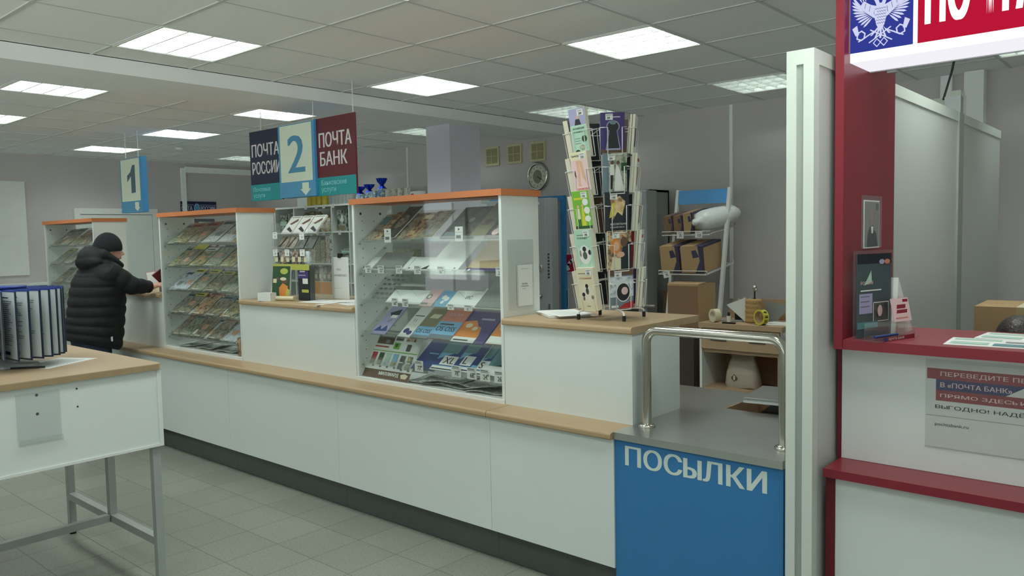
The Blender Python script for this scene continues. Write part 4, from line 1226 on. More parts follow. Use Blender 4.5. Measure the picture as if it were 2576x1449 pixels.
put('parcel_bag', -3.28, 4, .19, .27, .004, R1(c_('blue')) + [('r', .3, .45, .4, .03, c_('lightblue'))], 'dark blue parcel folder beside the brown poster', 'folder', 0, c_('blue'))
def bag(x, w, h, tx, label, lift):
    its = R1(c_('lightblue')) + [('r', .0, .0, 1, .12, PAPER), ('r', .02, .03, .96, .03, c_('black')), ('p', [(.0, .14), (.0, .30), (.45, .5), (.9, .5), (.75, .14)], c_('blue')), ('r', .0, .5, 1, .5, c_('teal')), ('p', [(.62, 1), (1, 1), (1, .2), (.55, .2)], c_('blue')), ('r', .2, .16, .5, .26, PAPER), ('t', tx, .28, .2, .18, INK, 1, .02)]
    put('parcel_bag', x, 4, w, h, .006, its, label, 'parcel bag', lift, PAPER)
bag(-3.11, .22, .26, 'XL', 'folded parcel bag marked XL on the lowest shelf', .005)
bag(-2.97, .16, .27, 'L', 'folded parcel bag marked L on the lowest shelf', .012)
bag(-2.85, .15, .25, 'S', 'folded parcel bag marked S on the lowest shelf', .005)
put('parcel_bag', -2.75, 4, .14, .22, .005, R1(c_('teal')) + [('r', 0, 0, 1, .3, c_('white')), ('p', [(.3, .3), (.9, .3), (.9, .42)], c_('black'))], 'teal parcel bag at the right end of the lowest shelf', 'parcel bag', .013, c_('teal'))
for k, (x, tx) in enumerate(((-3.295, '77.'), (-3.0, '78.'), (-2.885, '68.'), (-2.79, '24.'), (-2.69, '26.'))):
    price(x, LIPS[4], tx, '%s price tag from the left on the lowest shelf, reading %s' % (NTH[k], tx), w=.07, h=.062)
ps = MB().box(0, .41, -.002, 0, 0, .305, PAPER)
its = [('r', 0, .0, 1, .17, c_('brown')), ('t', 'МИЛЛИАРД', .34, .055, .085, PAPER, .85, .05, 'l', .42), ('p', [(.83, .05), (.93, .05), (.96, .12), (.88, .15), (.8, .12)], c_('cream')), ('r', .02, .965, .93, .03, c_('brown')),
       ('r', .05, .70, .36, .22, c_('brown')), ('t', 'МИЛЛИАРД', .10, .85, .055, PAPER, .8, .04, 'l', .28), ('e', .28, .76, .05, .04, c_('grey')), ('r', .04, .63, .3, .03, c_('red')), ('r', .02, .55, .96, .018, c_('green')),
       ('r', .44, .80, .16, .12, PM[5]), ('r', .66, .80, .20, .12, PM[4]), ('r', .44, .62, .13, .13, c_('green')), ('e', .5, .69, .03, .04, c_('darkgreen')), ('r', .72, .60, .09, .14, PM[5])]
for k, cc in enumerate(('red', 'darkgreen', 'mint', 'lightblue')): its += [('r', .05 + k * .155, .27, .105, .25, c_(cc)), ('r', .05 + k * .155, .27, .105, .09, PM[k]), ('e', .155 + k * .155, .24, .02, .022, INKG)]
for k in range(4): its += [('r', .68 + (k % 2) * .15, .38 - (k // 2) * .15, .10, .12, PM[[5, 3, 5, 1][k]]), ('e', .78 + (k % 2) * .15, .37 - (k // 2) * .15, .02, .022, INKG)]
ps.art((0, -.002, 0), (1, 0, 0), (0, 0, 1), .41, .305, its, .0002)
o = ps.build('lottery_poster', loc=(-3.793, 2.964, .779), rot=(R(-30), 0, 0))
tag(o, 'lottery poster reading МИЛЛИАРД leaning at the lower left of the showcase', 'poster')

# ------------------------------------------------------------------ goods shelving by the back wall
t = E('goods_shelving', 'white shelving unit full of groceries behind window 2', 'shelving', (-9.76, 6.20, 0))
UX = [0, .46, 1.30, 1.66, 2.37, 3.07]
body = MB()
for x in UX: body.box(x - .012, x + .012, 0, .40, 0, 2.02, WHITE)
body.box(-.012, 3.082, .395, .405, 0, 2.02, WHITE)
body.build('side_panel', t)
MB().box(-.02, 3.09, -.01, .405, 2.021, 2.045, WHITE_FRAME).build('top_board', t)
MB().box(.02, .72, .36, .38, 2.046, 2.32, WHITE).box(.60, .615, .352, .36, 2.09, 2.18, GREYSTEEL).build('back_riser', t)
for z in (.8, 1.05, 1.29, 1.70):
    s_ = MB()
    for a, b in zip(UX[:-1], UX[1:]): s_.box(a + .013, b - .013, .0, .394, z - .018, z, WHITE_FRAME)
    s_.build('shelf_board', t)
ORD = mat('orange_drawer_front', (226, 148, 52), rough=.5)
MB().box(.60, 1.285, -.012, -.001, .84, 1.045, ORD).build('drawer', t)
MB().box(2.0, 2.36, -.012, -.001, .84, 1.045, ORD).build('drawer', t)
def packet(w, d, h, m1, m2, pillow=True):
    m = MB()
    n = 12
    rings = []
    for q, (k, zz) in enumerate(((.55, 0), (.95, .06), (1, .3), (1, .65), (.9, .88), (.75, .96), (.80, 1.0))):
        kd = k if zz < .9 else .12
        rings.append([(w / 2 * k * (1 if zz > .9 else 1) * max(-1, min(1, 1.25 * math.cos(2 * PI * i / n))), d / 2 * kd * math.sin(2 * PI * i / n), h * zz) for i in range(n)])
    m.rings(rings, m1, True)
    m.add([(-w * .3, -d / 2 - .001, h * .25), (w * .3, -d / 2 - .001, h * .25), (w * .3, -d / 2 - .001, h * .6), (-w * .3, -d / 2 - .001, h * .6)], [(0, 1, 2, 3)], m2)
    return m
SNK = [printmat('snack_red_olive', [(160, 40, 44), (120, 116, 78), (66, 70, 46), (200, 190, 150)], 16), printmat('snack_gold', [(196, 160, 100), (226, 196, 150), (130, 96, 56), (210, 150, 120)], 18),
       printmat('snack_pink_cream', [(214, 190, 176), (150, 120, 110), (230, 220, 206), (110, 80, 74)], 34), printmat('snack_green', [(130, 136, 96), (180, 176, 140), (84, 88, 60), (204, 200, 180)], 34),
       printmat('snack_dark', [(24, 30, 26), (60, 70, 60), (170, 180, 170), (30, 50, 40)], 20), printmat('snack_brown', [(110, 78, 62), (190, 170, 150), (70, 50, 44), (160, 120, 100)], 30)]
Z0 = 6.20
# top row bags
protos = []
for k, (x, w, h, mi_) in enumerate(((-9.08, .13, .26, 0), (-8.96, .13, .28, 0), (-8.83, .13, .27, 0), (-8.71, .11, .19, 1), (-8.60, .12, .20, 1))):
    o = packet(w, .08, h, SNK[mi_], c_('white') if mi_ else c_('olive')).build('snack_bag', loc=(x, Z0 + .07, 1.7005))
    tag(o, ['red-topped bag at the left end of the upper goods shelf', 'second red-topped bag on the upper goods shelf', 'dark red-topped bag on the upper goods shelf', 'pinkish gold bag on the upper goods shelf', 'gold bag at the right end of the upper goods shelf'][k], 'bag', 'snack bags on the upper shelf')
# cartons in stacks, shelf at 1.29
def carton(w, d, h, m): return MB().box(-w / 2, w / 2, -d / 2, d / 2, 0, h, m)
n_ = 0
colsx = [(-9.13, 2), (-9.02, 5), (-8.91, 2), (-8.80, 3), (-8.69, 3), (-8.58, 2)]
pc = {}
for ci, (x, mi_) in enumerate(colsx):
    for k in range(7 if ci % 2 else 6):
        key = mi_
        if key not in pc:
            o = carton(.095, .15, .05, SNK[mi_]).build('snack_box'); pc[key] = o
        else:
            o = pc[key].copy(); col.objects.link(o)
        o.location = (x, Z0 + .09, 1.2905 + k * .0505)
        o.rotation_euler = (0, 0, random.uniform(-.04, .04))
        tag(o, '%s box from the bottom in the %s stack, %s, middle goods shelf' % (NTH[k], NTH[ci], {2: 'pink and cream', 5: 'brown', 3: 'green and cream'}[mi_]), 'box', 'stacked snack boxes on the middle shelf')
rnd = random.Random(11)
pk_ = [packet(.085, .06, .15, SNK[5], c_('cream')).build('sweets_packet'), packet(.085, .06, .15, SNK[2], c_('white')).build('sweets_packet'), packet(.085, .06, .15, SNK[3], c_('white')).build('sweets_packet')]
used = set()
for r_ in range(2):
    for k in range(7):
        q = (k + r_) % 3
        if q not in used: o = pk_[q]; used.add(q)
        else: o = pk_[q].copy(); col.objects.link(o)
        o.location = (-9.14 + k * .092, Z0 + .05 + r_ * .075, 1.0505)
        o.scale = (1, 1, 1 if r_ == 0 else 1.3)
        tag(o, '%s patterned packet from the left above the orange drawer, %s row' % (NTH[k], 'front' if r_ == 0 else 'back'), 'packet', 'packets above the orange drawer, %s row' % ('front' if r_ == 0 else 'back'))
for k, (x, z, w, h, l) in enumerate(((-9.58, 1.7005, .16, .24, 'dark green box on the goods shelf left of the main bay'), (-9.41, 1.7005, .12, .27, 'black and white box left of the red-topped bags'), (-8.27, 1.7005, .2, .27, 'dark box with a white figure on the upper shelf, narrow bay'),
      (-8.22, 1.2905, .16, .10, 'dark green box on the narrow bay shelf beside the notice, lower one'), (-8.22, 1.3915, .16, .09, 'dark green box stacked on another in the narrow bay'), (-8.24, 1.0505, .18, .2, 'brown box at the bottom of the narrow bay'))):
    m = carton(w, .16, h, SNK[4] if k != 5 else SNK[5])
    if k in (1, 2): m.art((-w / 2, -.08, 0), (1, 0, 0), (0, 0, 1), w, h, [('p', [(.3, .5), (.5, .8), (.7, .55), (.6, .4)], PAPER), ('r', .1, .06, .7, .2, c_('olive'))])
    if k in (0, 3, 4): m.art((-w / 2, -.08, 0), (1, 0, 0), (0, 0, 1), w, h, [('r', 0, .4, 1, .25, c_('mint'))])
    tag(m.build('grocery_box', loc=(x, Z0 + .1, z)), l, 'box')
for k, (x, z) in enumerate([(-7.3 + .07 * a, 1.7005) for a in range(7)] + [(-7.28 + .075 * a, 1.2905) for a in range(5)]):
    if k == 0: hp = carton(.065, .12, .16, SNK[5]).build('tea_box'); o = hp
    elif k == 7: hq = carton(.07, .12, .17, SNK[3]).build('tea_box'); o = hq
    else: o = (hp if k < 7 else hq).copy(); col.objects.link(o)
    o.location = (x, Z0 + .09, z)
    tag(o, '%s small %s carton from the left in the right bay, %s shelf' % (NTH[k if k < 7 else k - 7], 'brown' if k < 7 else 'greenish', 'upper' if k < 7 else 'middle'), 'carton', 'cartons in the right bay, %s shelf' % ('upper' if k < 7 else 'middle'))
# price cards along the shelf edges
pcx = [(-9.15, 1.70), (-9.02, 1.70), (-8.90, 1.70), (-8.75, 1.70), (-8.62, 1.70), (-9.13, 1.29), (-8.72, 1.29), (-9.0, 2.045), (-8.76, 2.045), (-8.60, 2.045), (-8.40, 2.045), (-8.28, 1.70)]
for k, (x, z) in enumerate(pcx):
    if k == 0: pr = board('price_card', .055, .05, .001, [('r', .15, .78, .6, .06, INKG), ('t', '45', .42, .2, .34, INK, .8)], PAPER); o = pr
    else: o = pr.copy(); col.objects.link(o)
    o.location = (x, Z0 - .0135, z - .045); o.rotation_euler = (0, 0, 0)
    tag(o, '%s price card from the left on the %s goods shelf edge' % (NTH[[0, 1, 2, 3, 4, 0, 1, 0, 1, 2, 3, 5][k]], 'topmost' if z > 2 else ('upper' if z > 1.5 else 'middle')), 'price tag', 'price cards on the goods shelving')
for k, (x, z) in enumerate([(-8.60, 1.80), (-8.575, 1.60), (-8.57, 1.48), (-8.565, 1.38)]):
    o = board('price_card', .06, .07, .001, [('r', .15, .78, .6, .06, INKG), ('t', '45', .42, .2, .34, INK, .8)], PAPER); o.location = (x + .1 if k == 0 else -8.46, Z0 - .0135, z)
    tag(o, ['white card hanging beside the gold bag', 'white card on the bay divider, topmost of three', 'white card on the bay divider, middle of three', 'white card on the bay divider, lowest of three'][k], 'price tag')
# on top of the unit
JG = mat('yellow_green_liquid', (176, 160, 46), rough=.2); JW = clearmat('clear_bottle_plastic', (.86, .9, .9), .12, .05, .25)
o = MB().lathe((0, 0, 0), [(0, 0), (.05, 0), (.052, .01), (.052, .12), (.045, .14), (.035, .15), (0, .15)], JG, 16).build('jar')
MB().lathe((0, 0, .1505), [(0, 0), (.038, 0), (.038, .02), (0, .02)], WHITE_FRAME, 16).build('lid', o)
for k in range(4):
    c = o if k == 0 else copy_tree(o)
    c.location = (-9.02 + k * .108, Z0 + .09, 2.0455)
    tag(c, '%s jar of yellow-green liquid from the left on top of the shelving' % NTH[k], 'jar', 'yellow-green jars on the shelving')
o = MB().lathe((0, 0, 0), [(0, 0), (.032, 0), (.034, .01), (.034, .05), (.030, .06), (.034, .07), (.034, .13), (.015, .165), (.013, .18), (0, .18)], JW, 14).build('water_bottle')
MB().lathe((0, 0, .1805), [(0, 0), (.015, 0), (.015, .015), (0, .015)], WHITE_FRAME, 12).build('cap', o)
for k in range(7):
    c = o if k == 0 else copy_tree(o)
    c.location = (-8.58 + k * .073, Z0 + .09, 2.0455)
    tag(c, '%s small clear bottle from the left on top of the goods shelving' % NTH[k], 'bottle', 'clear bottles on the shelving')
FOIL = mat('blue_foil', (30, 60, 190), rough=.18, metal=.9, noise=.4, scale=30, bump=1.0); FOIL2 = printmat('foil_white_flowers', [(230, 236, 230), (60, 90, 190), (190, 210, 170), (240, 244, 240)], 30, .2)
for k, (x, h) in enumerate(((-7.98, .20), (-7.80, .22), (-7.56, .28))):
    m = MB()
    prof = [(.0, 0), (.055, .0), (.065, .05), (.05, .11), (.018, .14), (.05, .17), (.065, .2)]
    rings = []
    for r_, z_ in prof:
        rings.append([((r_ * (1 + .18 * math.cos(5 * a + z_ * 30))) * math.cos(a), (r_ * (1 + .18 * math.cos(5 * a + z_ * 30))) * math.sin(a), z_ * h / .2) for a in [2 * PI * i / 20 for i in range(20)]])
    m.rings(rings[:4], FOIL2, False); m.rings(rings[3:], FOIL, False)
    tag(m.build('foil_wrapped_gift', loc=(x, Z0 + .1, 2.0455)), ['blue foil wrapped gift nearest the 2 sign on the shelving', 'middle blue foil wrapped gift on the shelving', 'tallest blue foil wrapped gift on the shelving'][k], 'gift', 'blue foil gifts on the shelving')
m = MB().box(-.06, .06, -.06, .06, 0, .13, FOIL2)
tag(m.build('gift_box', loc=(-7.68, Z0 + .1, 2.0455)), 'white and blue flowered box between the foil gifts', 'box')
TINP = printmat('tin_label', [(60, 60, 58), (190, 186, 176), (222, 218, 208), (110, 96, 84)], 36)
o = MB().lathe((0, 0, 0), [(0, 0), (.05, 0), (.05, .005), (.048, .01), (.048, .13), (.05, .135), (.05, .14), (0, .14)], TINP, 18).build('patterned_tin')
for k in range(4):
    c = o if k == 0 else copy_tree(o)
    c.location = (-7.42 + k * .112, Z0 + .09, 2.0455)
    tag(c, '%s patterned tin from the left in the row above the large showcase' % NTH[k], 'tin', 'patterned tins on the shelving')
m = MB().box(-.09, .07, -.05, .05, 0, .09, c_('white')); m.art((-.09, -.05, 0), (1, 0, 0), (0, 0, 1), .16, .09, [('r', .1, .4, .3, .3, c_('red'))])
tag(m.build('small_carton', loc=(-6.90, Z0 + .09, 2.0455)), 'white carton at the right end of the tins', 'carton')
# ------------------------------------------------------------------ goods on the writing counter of window 2
ZC = 1.1905
ds = E('acrylic_stand', 'tiered clear acrylic stand of chocolates on the window 2 counter', 'display stand', (-4.93, 3.10, ZC))
a = MB().box(0, .003, 0, .20, 0, .53, ACRYL).box(.437, .44, 0, .20, 0, .53, ACRYL).box(.003, .437, .197, .20, 0, .53, ACRYL)
a.build('side_walls', ds)
tiers = [(.235, .0), (.345, .02), (.445, .05)]
for z, y in tiers:
    MB().box(.004, .436, y, .196, z - .003, z, ACRYL).box(.004, .436, y, y + .002, z, z + .02, ACRYL).build('shelf', ds)
YB_ = mat('yellow_green_band', (176, 180, 84), rough=.5)
MB().box(.003, .437, -.003, -.0005, .205, .245, YB_).build('band', ds)
for k in range(3):
    o = board('chocolate_bar', .13, .16, .012, [('r', 0, 0, 1, 1, c_('white')), ('p', [(.25, .55), (.8, .85), (.9, .7), (.5, .5)], c_('brown')), ('p', [(.3, .25), (.4, .4), (.95, .15), (.9, .05)], c_('black')), ('r', .1, .90, .8, .05, c_('grey'))], c_('white'))
    o.location = (-4.855 + k * .142, 3.175, ZC + .4465); o.rotation_euler = (R(-40), 0, 0)
    tag(o, ['left', 'middle', 'right'][k] + ' white chocolate bar leaning on the top tier of the acrylic stand', 'chocolate bar', 'white bars on the top tier')
for k in range(4):
    o = board('chocolate_bar', .095, .10, .010, [('r', 0, 0, 1, 1, PM[5] if k > 1 else PM[0]), ('p', [(.1, .1), (.5, .9), (.7, .9), (.3, .1)], c_('black') if k < 2 else c_('darkgreen'))], c_('black') if k > 1 else c_('grey'))
    o.location = (-4.875 + k * .108, 3.145, ZC + .3465); o.rotation_euler = (R(-32), 0, 0)
    tag(o, ('left ', 'right ')[k % 2] + ('silver grey bar leaning on the middle tier of the acrylic stand' if k < 2 else 'dark green bar leaning on the middle tier of the acrylic stand'), 'chocolate bar', 'silver bars on the middle tier' if k < 2 else 'dark bars on the middle tier')
for k in range(6):
    m = packet(.062, .04, .098, [SNK[4], SNK[5], SNK[4], SNK[5], SNK[4], PM[2]][k], c_('cream'))
    o = m.build('coffee_pouch', loc=(-4.885 + k * .069, 3.125, ZC + .2355))
    tag(o, NTH[k] + ' coffee pouch from the left on the lower tier of the stand' if k < 5 else 'bluish pouch at the right end of the lower tier', 'pouch', 'coffee pouches on the lower tier')
for k, (x, z) in enumerate(((-4.885, .30), (-4.74, .30), (-4.56, .30), (-4.88, .42), (-4.56, .41))):
    o = board('price_card', .055, .045, .001, [('r', .15, .78, .6, .06, INKG), ('t', '58', .42, .2, .34, INK, .8)], PAPER); o.location = (x, 3.0955, ZC + z)
    tag(o, ['price card at the lower left of the acrylic stand', 'price card at the lower middle of the acrylic stand', 'price card at the lower right of the acrylic stand', 'price card at the upper left of the acrylic stand', 'price card at the upper right of the acrylic stand'][k], 'price tag')
m = board('advent_calendar', .17, .23, .012, [('r', 0, 0, 1, 1, c_('darkgreen')), ('e', .65, .85, .22, .09, YB_), ('e', .3, .62, .1, .05, c_('brown')), ('p', [(.45, .05), (.85, .05), (.9, .4), (.6, .5), (.4, .35)], c_('orange')), ('e', .68, .56, .2, .08, c_('brown')), ('e', .62, .62, .18, .05, c_('cream')), ('r', .05, .5, .2, .12, c_('cream')), ('p', [(.75, .0), (1, 0), (1, .3), (.85, .35)], YB_)], c_('white'))
m.location = (-4.78, 3.065, ZC + .0008); m.rotation_euler = (R(-6), 0, R(10))
tag(m, 'dark green chocolate gift box leaning under the acrylic stand', 'box')
m = MB().box(-.06, .06, -.025, .025, 0, .225, c_('black')); m.art((-.06, -.025, 0), (1, 0, 0), (0, 0, 1), .12, .225, [('r', 0, .66, 1, .34, c_('purple')), ('r', .2, .85, .5, .04, PAPER), ('r', .05, .74, .7, .03, c_('lilac')), ('r', .45, .50, .5, .16, PAPER), ('r', .35, .24, .65, .09, YB_)])
tag(m.build('coffee_pack', loc=(-4.575, 3.13, ZC + .0005)), 'black and purple coffee pack at the foot of the acrylic stand', 'pack')
# magazines in a leaning holder
mh = E('magazine_holder', 'small clear holder with cookery magazines at the left of the window 2 counter', 'holder', (-5.05, 3.10, ZC))
MB().box(-.02, .115, .10, .103, 0, .16, ACRYL).box(-.02, .115, -.02, .103, 0, .003, ACRYL).box(-.02, .115, -.02, -.017, .003, .02, ACRYL).build('holder_frame', mh)
o = board('magazine', .19, .22, .006, [('r', 0, 0, 1, 1, c_('lightblue')), ('r', .05, .1, .2, .1, c_('blue'))], c_('lightblue')); o.location = (-4.965, 3.19, ZC + .0035); o.rotation_euler = (R(-12), 0, R(-5))
tag(o, 'pale blue magazine behind the cookery magazine', 'magazine')
o = board('magazine', .18, .22, .006, [('r', 0, 0, 1, 1, c_('white')), ('r', 0, .82, 1, .18, c_('red')), ('r', .1, .85, .55, .11, c_('pink')), ('t', 'ПРАЗДНИК', .2, .70, .06, c_('blue'), 1, .03, 'l', .7), ('r', .12, .12, .50, .48, SNK[5]), ('e', .36, .3, .2, .12, c_('cream')), ('r', .66, .38, .28, .22, PM[5]), ('r', .66, .14, .28, .2, PM[4]), ('e', .4, .10, .3, .05, c_('cream'))], c_('white'))
o.location = (-4.935, 3.145, ZC + .0035); o.rotation_euler = (R(-10), R(3), R(6))
tag(o, 'cookery magazine with a red header and food photographs', 'magazine')
m = MB().box(-.055, .055, -.03, .03, 0, .055, c_('white'))
tag(m.build('paper_block', loc=(-4.80, 2.965, ZC), rot=(0, 0, .3)), 'white note block near the front edge of the window 2 counter', 'note block')
m = MB().cyl((-.09, 0, .016), (.09, 0, .016), .015, c_('cream'), 14)
tag(m.build('paper_roll', loc=(-4.70, 3.03, ZC), rot=(0, 0, .3)), 'rolled cream paper lying in front of the gift box', 'roll')
# closed window notice
nt_ = E('closed_notice', 'white notice reading ОКНО НЕ РАБОТАЕТ clipped to a glass stand', 'notice', (-4.42, 3.30, ZC))
n_ = board('sheet', .19, .285, .001, [('t', 'ОКНО', .30, .68, .05, INK, .8), ('t', 'НЕ РАБОТАЕТ', .15, .54, .05, INK, .8, 0, 'l', .72), ('l', [(.1, .25), (.6, .26)], .001, INKG)], PAPER, nt_, (0, -.004, .002))
MB().box(-.1, .1, 0, .003, 0, .295, ACRYL).box(-.1, .1, 0, .08, 0, .003, ACRYL).build('acrylic_plate', nt_)
MB().box(-.016, .016, -.012, .01, .282, .312, BLACK).build('binder_clip', nt_)
L = ['white forms spread on the window 2 counter in front of the notice', 'folded form on the right of the window 2 counter', 'receipt strip on the front edge of the window 2 counter', 'open white papers on top of the window 2 counter forms']
for k, (x, y, w, d, rz, dz) in enumerate(((-4.35, 3.12, .30, .21, .12, 0), (-4.02, 3.1, .2, .15, -.3, 0), (-4.17, 2.955, .035, .08, .2, 0), (-4.22, 3.20, .29, .2, .5, .002))):
    m = MB().box(-w / 2, w / 2, -d / 2, d / 2, 0, .0016, PAPER)
    m.art((-w / 2, -d / 2, .0016), (1, 0, 0), (0, 1, 0), w, d, [('r', .1, .15 + .14 * q, .75, .02, INKG) for q in range(5)] if k != 2 else [])
    tag(m.build('paper_form', loc=(x, y, ZC + dz), rot=(0, 0, rz)), L[k], 'paper')
# papers by the book rack
for k, (x, y, rz, dz, l) in enumerate(((-2.47, 3.22, .9, 0, 'thick stack of forms on the counter block left of the book rack'), (-2.43, 3.20, 1.1, .0125, 'loose white sheet on top of the form stack by the book rack'))):
    m = MB().box(-.105, .105, -.148, .148, 0, .012 if k == 0 else .0012, PAPER)
    m.art((-.105, -.148, .012 if k == 0 else .0012), (1, 0, 0), (0, 1, 0), .21, .296, [('r', .15, .2 + .1 * q, .6, .008, INKG) for q in range(6)])
    tag(m.build('paper_form', loc=(x, y, ZC + dz), rot=(0, 0, rz)), l, 'paper')

# ------------------------------------------------------------------ spinning book rack
RX, RY = -2.165, 3.215
rk = E('book_rack', 'white wire spinning rack of books on the beech counter block', 'book rack', (RX, RY, ZC))
tilt = Matrix.Rotation(R(2.6), 4, Vector((.56, -.83, 0)))
base = MB()
for k in range(4):
    a = R(-56 + 20 + 90 * k)
    dx, dy = math.cos(a), math.sin(a)
    base.tube([(0, 0, .058), (dx * .10, dy * .10, .045), (dx * .15, dy * .15, .042), (dx * .165, dy * .165, .036), (dx * .168, dy * .168, .02)], .0048, WHITEWIRE, 8)
bo = base.build('base', rk)
for k in range(4):
    a = R(-56 + 20 + 90 * k)
    MB().cyl((math.cos(a) * .168, math.sin(a) * .168, 0), (math.cos(a) * .168, math.sin(a) * .168, .026), .0085, BLACK, 10).build('rubber_foot', bo)
tw = lambda p: tuple(tilt @ Vector(p))
MB().cyl(tw((0, 0, .05)), tw((0, 0, .92)), .008, WHITEWIRE, 10).build('pole', rk)
TH = [-38, 22, 82, 142, 202, 262]
TZ = [.055, .235, .415, .595, .775]
PRAD = .155
def pocket_frame(th, z, tier):
    """local frame of one pocket: x across, y outwards, z up, opening tilted outwards"""
    a = R(-56 + th)
    out = Vector((math.cos(a), math.sin(a), 0)); ux = Vector((-math.sin(a), math.cos(a), 0))
    M = Matrix(((ux.x, -out.x, 0, out.x * PRAD * .80), (ux.y, -out.y, 0, out.y * PRAD * .80), (0, 0, 1, z), (0, 0, 0, 1)))
    return tilt @ M @ Matrix.Rotation(R(7), 4, 'X')
for th in TH:
    for ti, z in enumerate(TZ):
        M = pocket_frame(th, z, ti)
        w, h, d = .058, .125, .036
        m = MB(); m.M = M
        r_ = .0022
        for sx in (-1, 1):
            m.tube([(sx * w, .0, h), (sx * w, -d, h), (sx * w * .62, -d, h), (sx * w * .62, -d, 0), (sx * w * .62, 0, 0), (sx * w * .62, 0, h + .03)], r_, WHITEWIRE, 6)
            m.tube([(sx * w, 0, h), (sx * w, 0, 0), (sx * w * .2, 0, 0)], r_, WHITEWIRE, 6)
        m.tube([(-w, 0, h), (w, 0, h)], r_, WHITEWIRE, 6).tube([(-w, 0, 0), (w, 0, 0)], r_, WHITEWIRE, 6).tube([(-w * .62, -d, .001), (w * .62, -d, .001)], r_, WHITEWIRE, 6)
        m.tube([(0, 0, h), (0, PRAD * .8, h)], r_, WHITEWIRE, 6)
        m.build('wire_pocket', rk)
def book(th, ti, w, h, t, its, label, body, thick_col=None, off=0.0, group=None, tagp=None):
    M = pocket_frame(th, TZ[ti], ti)
    m = MB().box(-w / 2, w / 2, -t, -.0, 0, h, body)
    if thick_col is not None: m.box(-w / 2 - .0003, w / 2 + .0003, -t + .0012, -.0012, .002, h + .0003, thick_col)
    if its: m.art((-w / 2, -t, 0), (1, 0, 0), (0, 0, 1), w, h, its, .0002)
    o = m.build('book')
    o.matrix_world = tilt_place(M, off, t)
    tag(o, label, 'book', group)
    if tagp:
        g = MB().box(0, .036, -.0006, 0, 0, .028, PAPER)
        g.art((0, -.0006, 0), (1, 0, 0), (0, 0, 1), .036, .028, [('r', .1, .78, .8, .06, INK), ('r', .1, .66, .6, .04, INKG), ('t', tagp, .25, .12, .38, INK, .9, .03)])
        g.build('price_sticker', o, loc=(w / 2 - .046 if tagp in ('209', '250', '195', '190', '185') else -w / 2 + .022, -t - .0012, h - .034))
    return o
def tilt_place(M, off, t):
    return Matrix.Translation((RX, RY, ZC)) @ M @ Matrix.Translation((off, -.003, .0025))
W_ = c_('white')
A, Bc = -38, 22
book(A, 4, .098, .225, .022, [('r', 0, 0, 1, .66, c_('mint')), ('r', 0, .66, 1, .34, c_('lilac')), ('p', [(.3, .66), (.7, .66), (.62, .78), (.38, .78)], c_('black')), ('e', .5, .82, .07, .035, c_('skin')), ('t', 'АНГЛИЙСКИЙ', .15, .57, .05, INK, .7, .02, 'l', .7), ('t', 'НА КАЖДЫЙ ДЕНЬ', .15, .5, .04, INK, .7, .02, 'l', .7), ('e', .78, .37, .16, .07, c_('darkgreen')), ('e', .6, .2, .18, .06, PM[1]), ('e', .3, .1, .16, .06, c_('black')), ('r', .2, .38, .35, .01, INKG), ('r', .2, .33, .35, .01, INKG), ('r', .2, .28, .35, .01, INKG)], 'top left book with a man in a dark jacket on a lilac and mint cover', W_, PAPER2, 0, None, '209')
book(A, 3, .102, .205, .030, [('r', 0, 0, 1, 1, c_('pink')), ('r', 0, .82, 1, .18, c_('cream')), ('t', 'Сергей Бубнов', .08, .88, .06, INK, .8, .03, 'l', .6), ('p', [(.3, .8), (.5, .8), (.48, .5), (.44, .28), (.5, .22), (.3, .22), (.35, .5)], c_('skin')), ('p', [(.5, .8), (.68, .78), (.72, .5), (.95, .25), (.9, .22), (.6, .42)], c_('skin')), ('p', [(.12, .5), (.22, .6), (.25, .4)], c_('brown')), ('t', 'ЗДОРОВЬЕ', .2, .115, .065, c_('red'), .8, .03, 'l', .74), ('t', 'ЧЕРЕЗ СТОПЫ', .12, .03, .055, c_('red'), .8, .03, 'l', .8)], 'book with bare feet on the cover and the title ЗДОРОВЬЕ ЧЕРЕЗ СТОПЫ', c_('cream'), PAPER2, 0, None, '250')
book(A, 2, .102, .205, .034, [('r', 0, 0, 1, 1, c_('green')), ('r', 0, 0, 1, .2, c_('darkgreen')), ('r', .1, .8, .6, .05, c_('yellow')), ('p', [(.42, .2), (.68, .2), (.6, .62), (.5, .62)], c_('yellow')), ('e', .55, .66, .06, .035, c_('skin')), ('p', [(.2, .35), (.38, .35), (.36, .6), (.24, .6)], c_('cream')), ('r', .22, .2, .05, .16, c_('black')), ('r', .31, .2, .05, .16, c_('black')), ('e', .3, .64, .06, .035, c_('skin')), ('e', .75, .74, .17, .08, W_), ('e', .8, .55, .17, .08, W_), ('e', .8, .36, .17, .07, W_)], 'bright green book with a couple and three white bubbles', c_('green'), PAPER2, 0, None, '195')
book(A, 1, .102, .205, .034, [('r', 0, 0, 1, 1, c_('mint')), ('r', .15, .86, .7, .02, INKG), ('t', 'ОТКЛЮЧИ МОЗГ', .15, .78, .045, c_('darkgreen'), .8, .02, 'l', .6), ('e', .5, .42, .34, .22, W_), ('e', .5, .55, .11, .06, c_('black')), ('e', .5, .40, .13, .09, PM[5]), ('e', .8, .47, .09, .06, c_('black')), ('e', .25, .45, .06, .08, PM[0]), ('r', .42, .1, .2, .015, INKG)], 'mint green book with small drawn women on a white ground', c_('mint'), PAPER2, 0, None, '190')
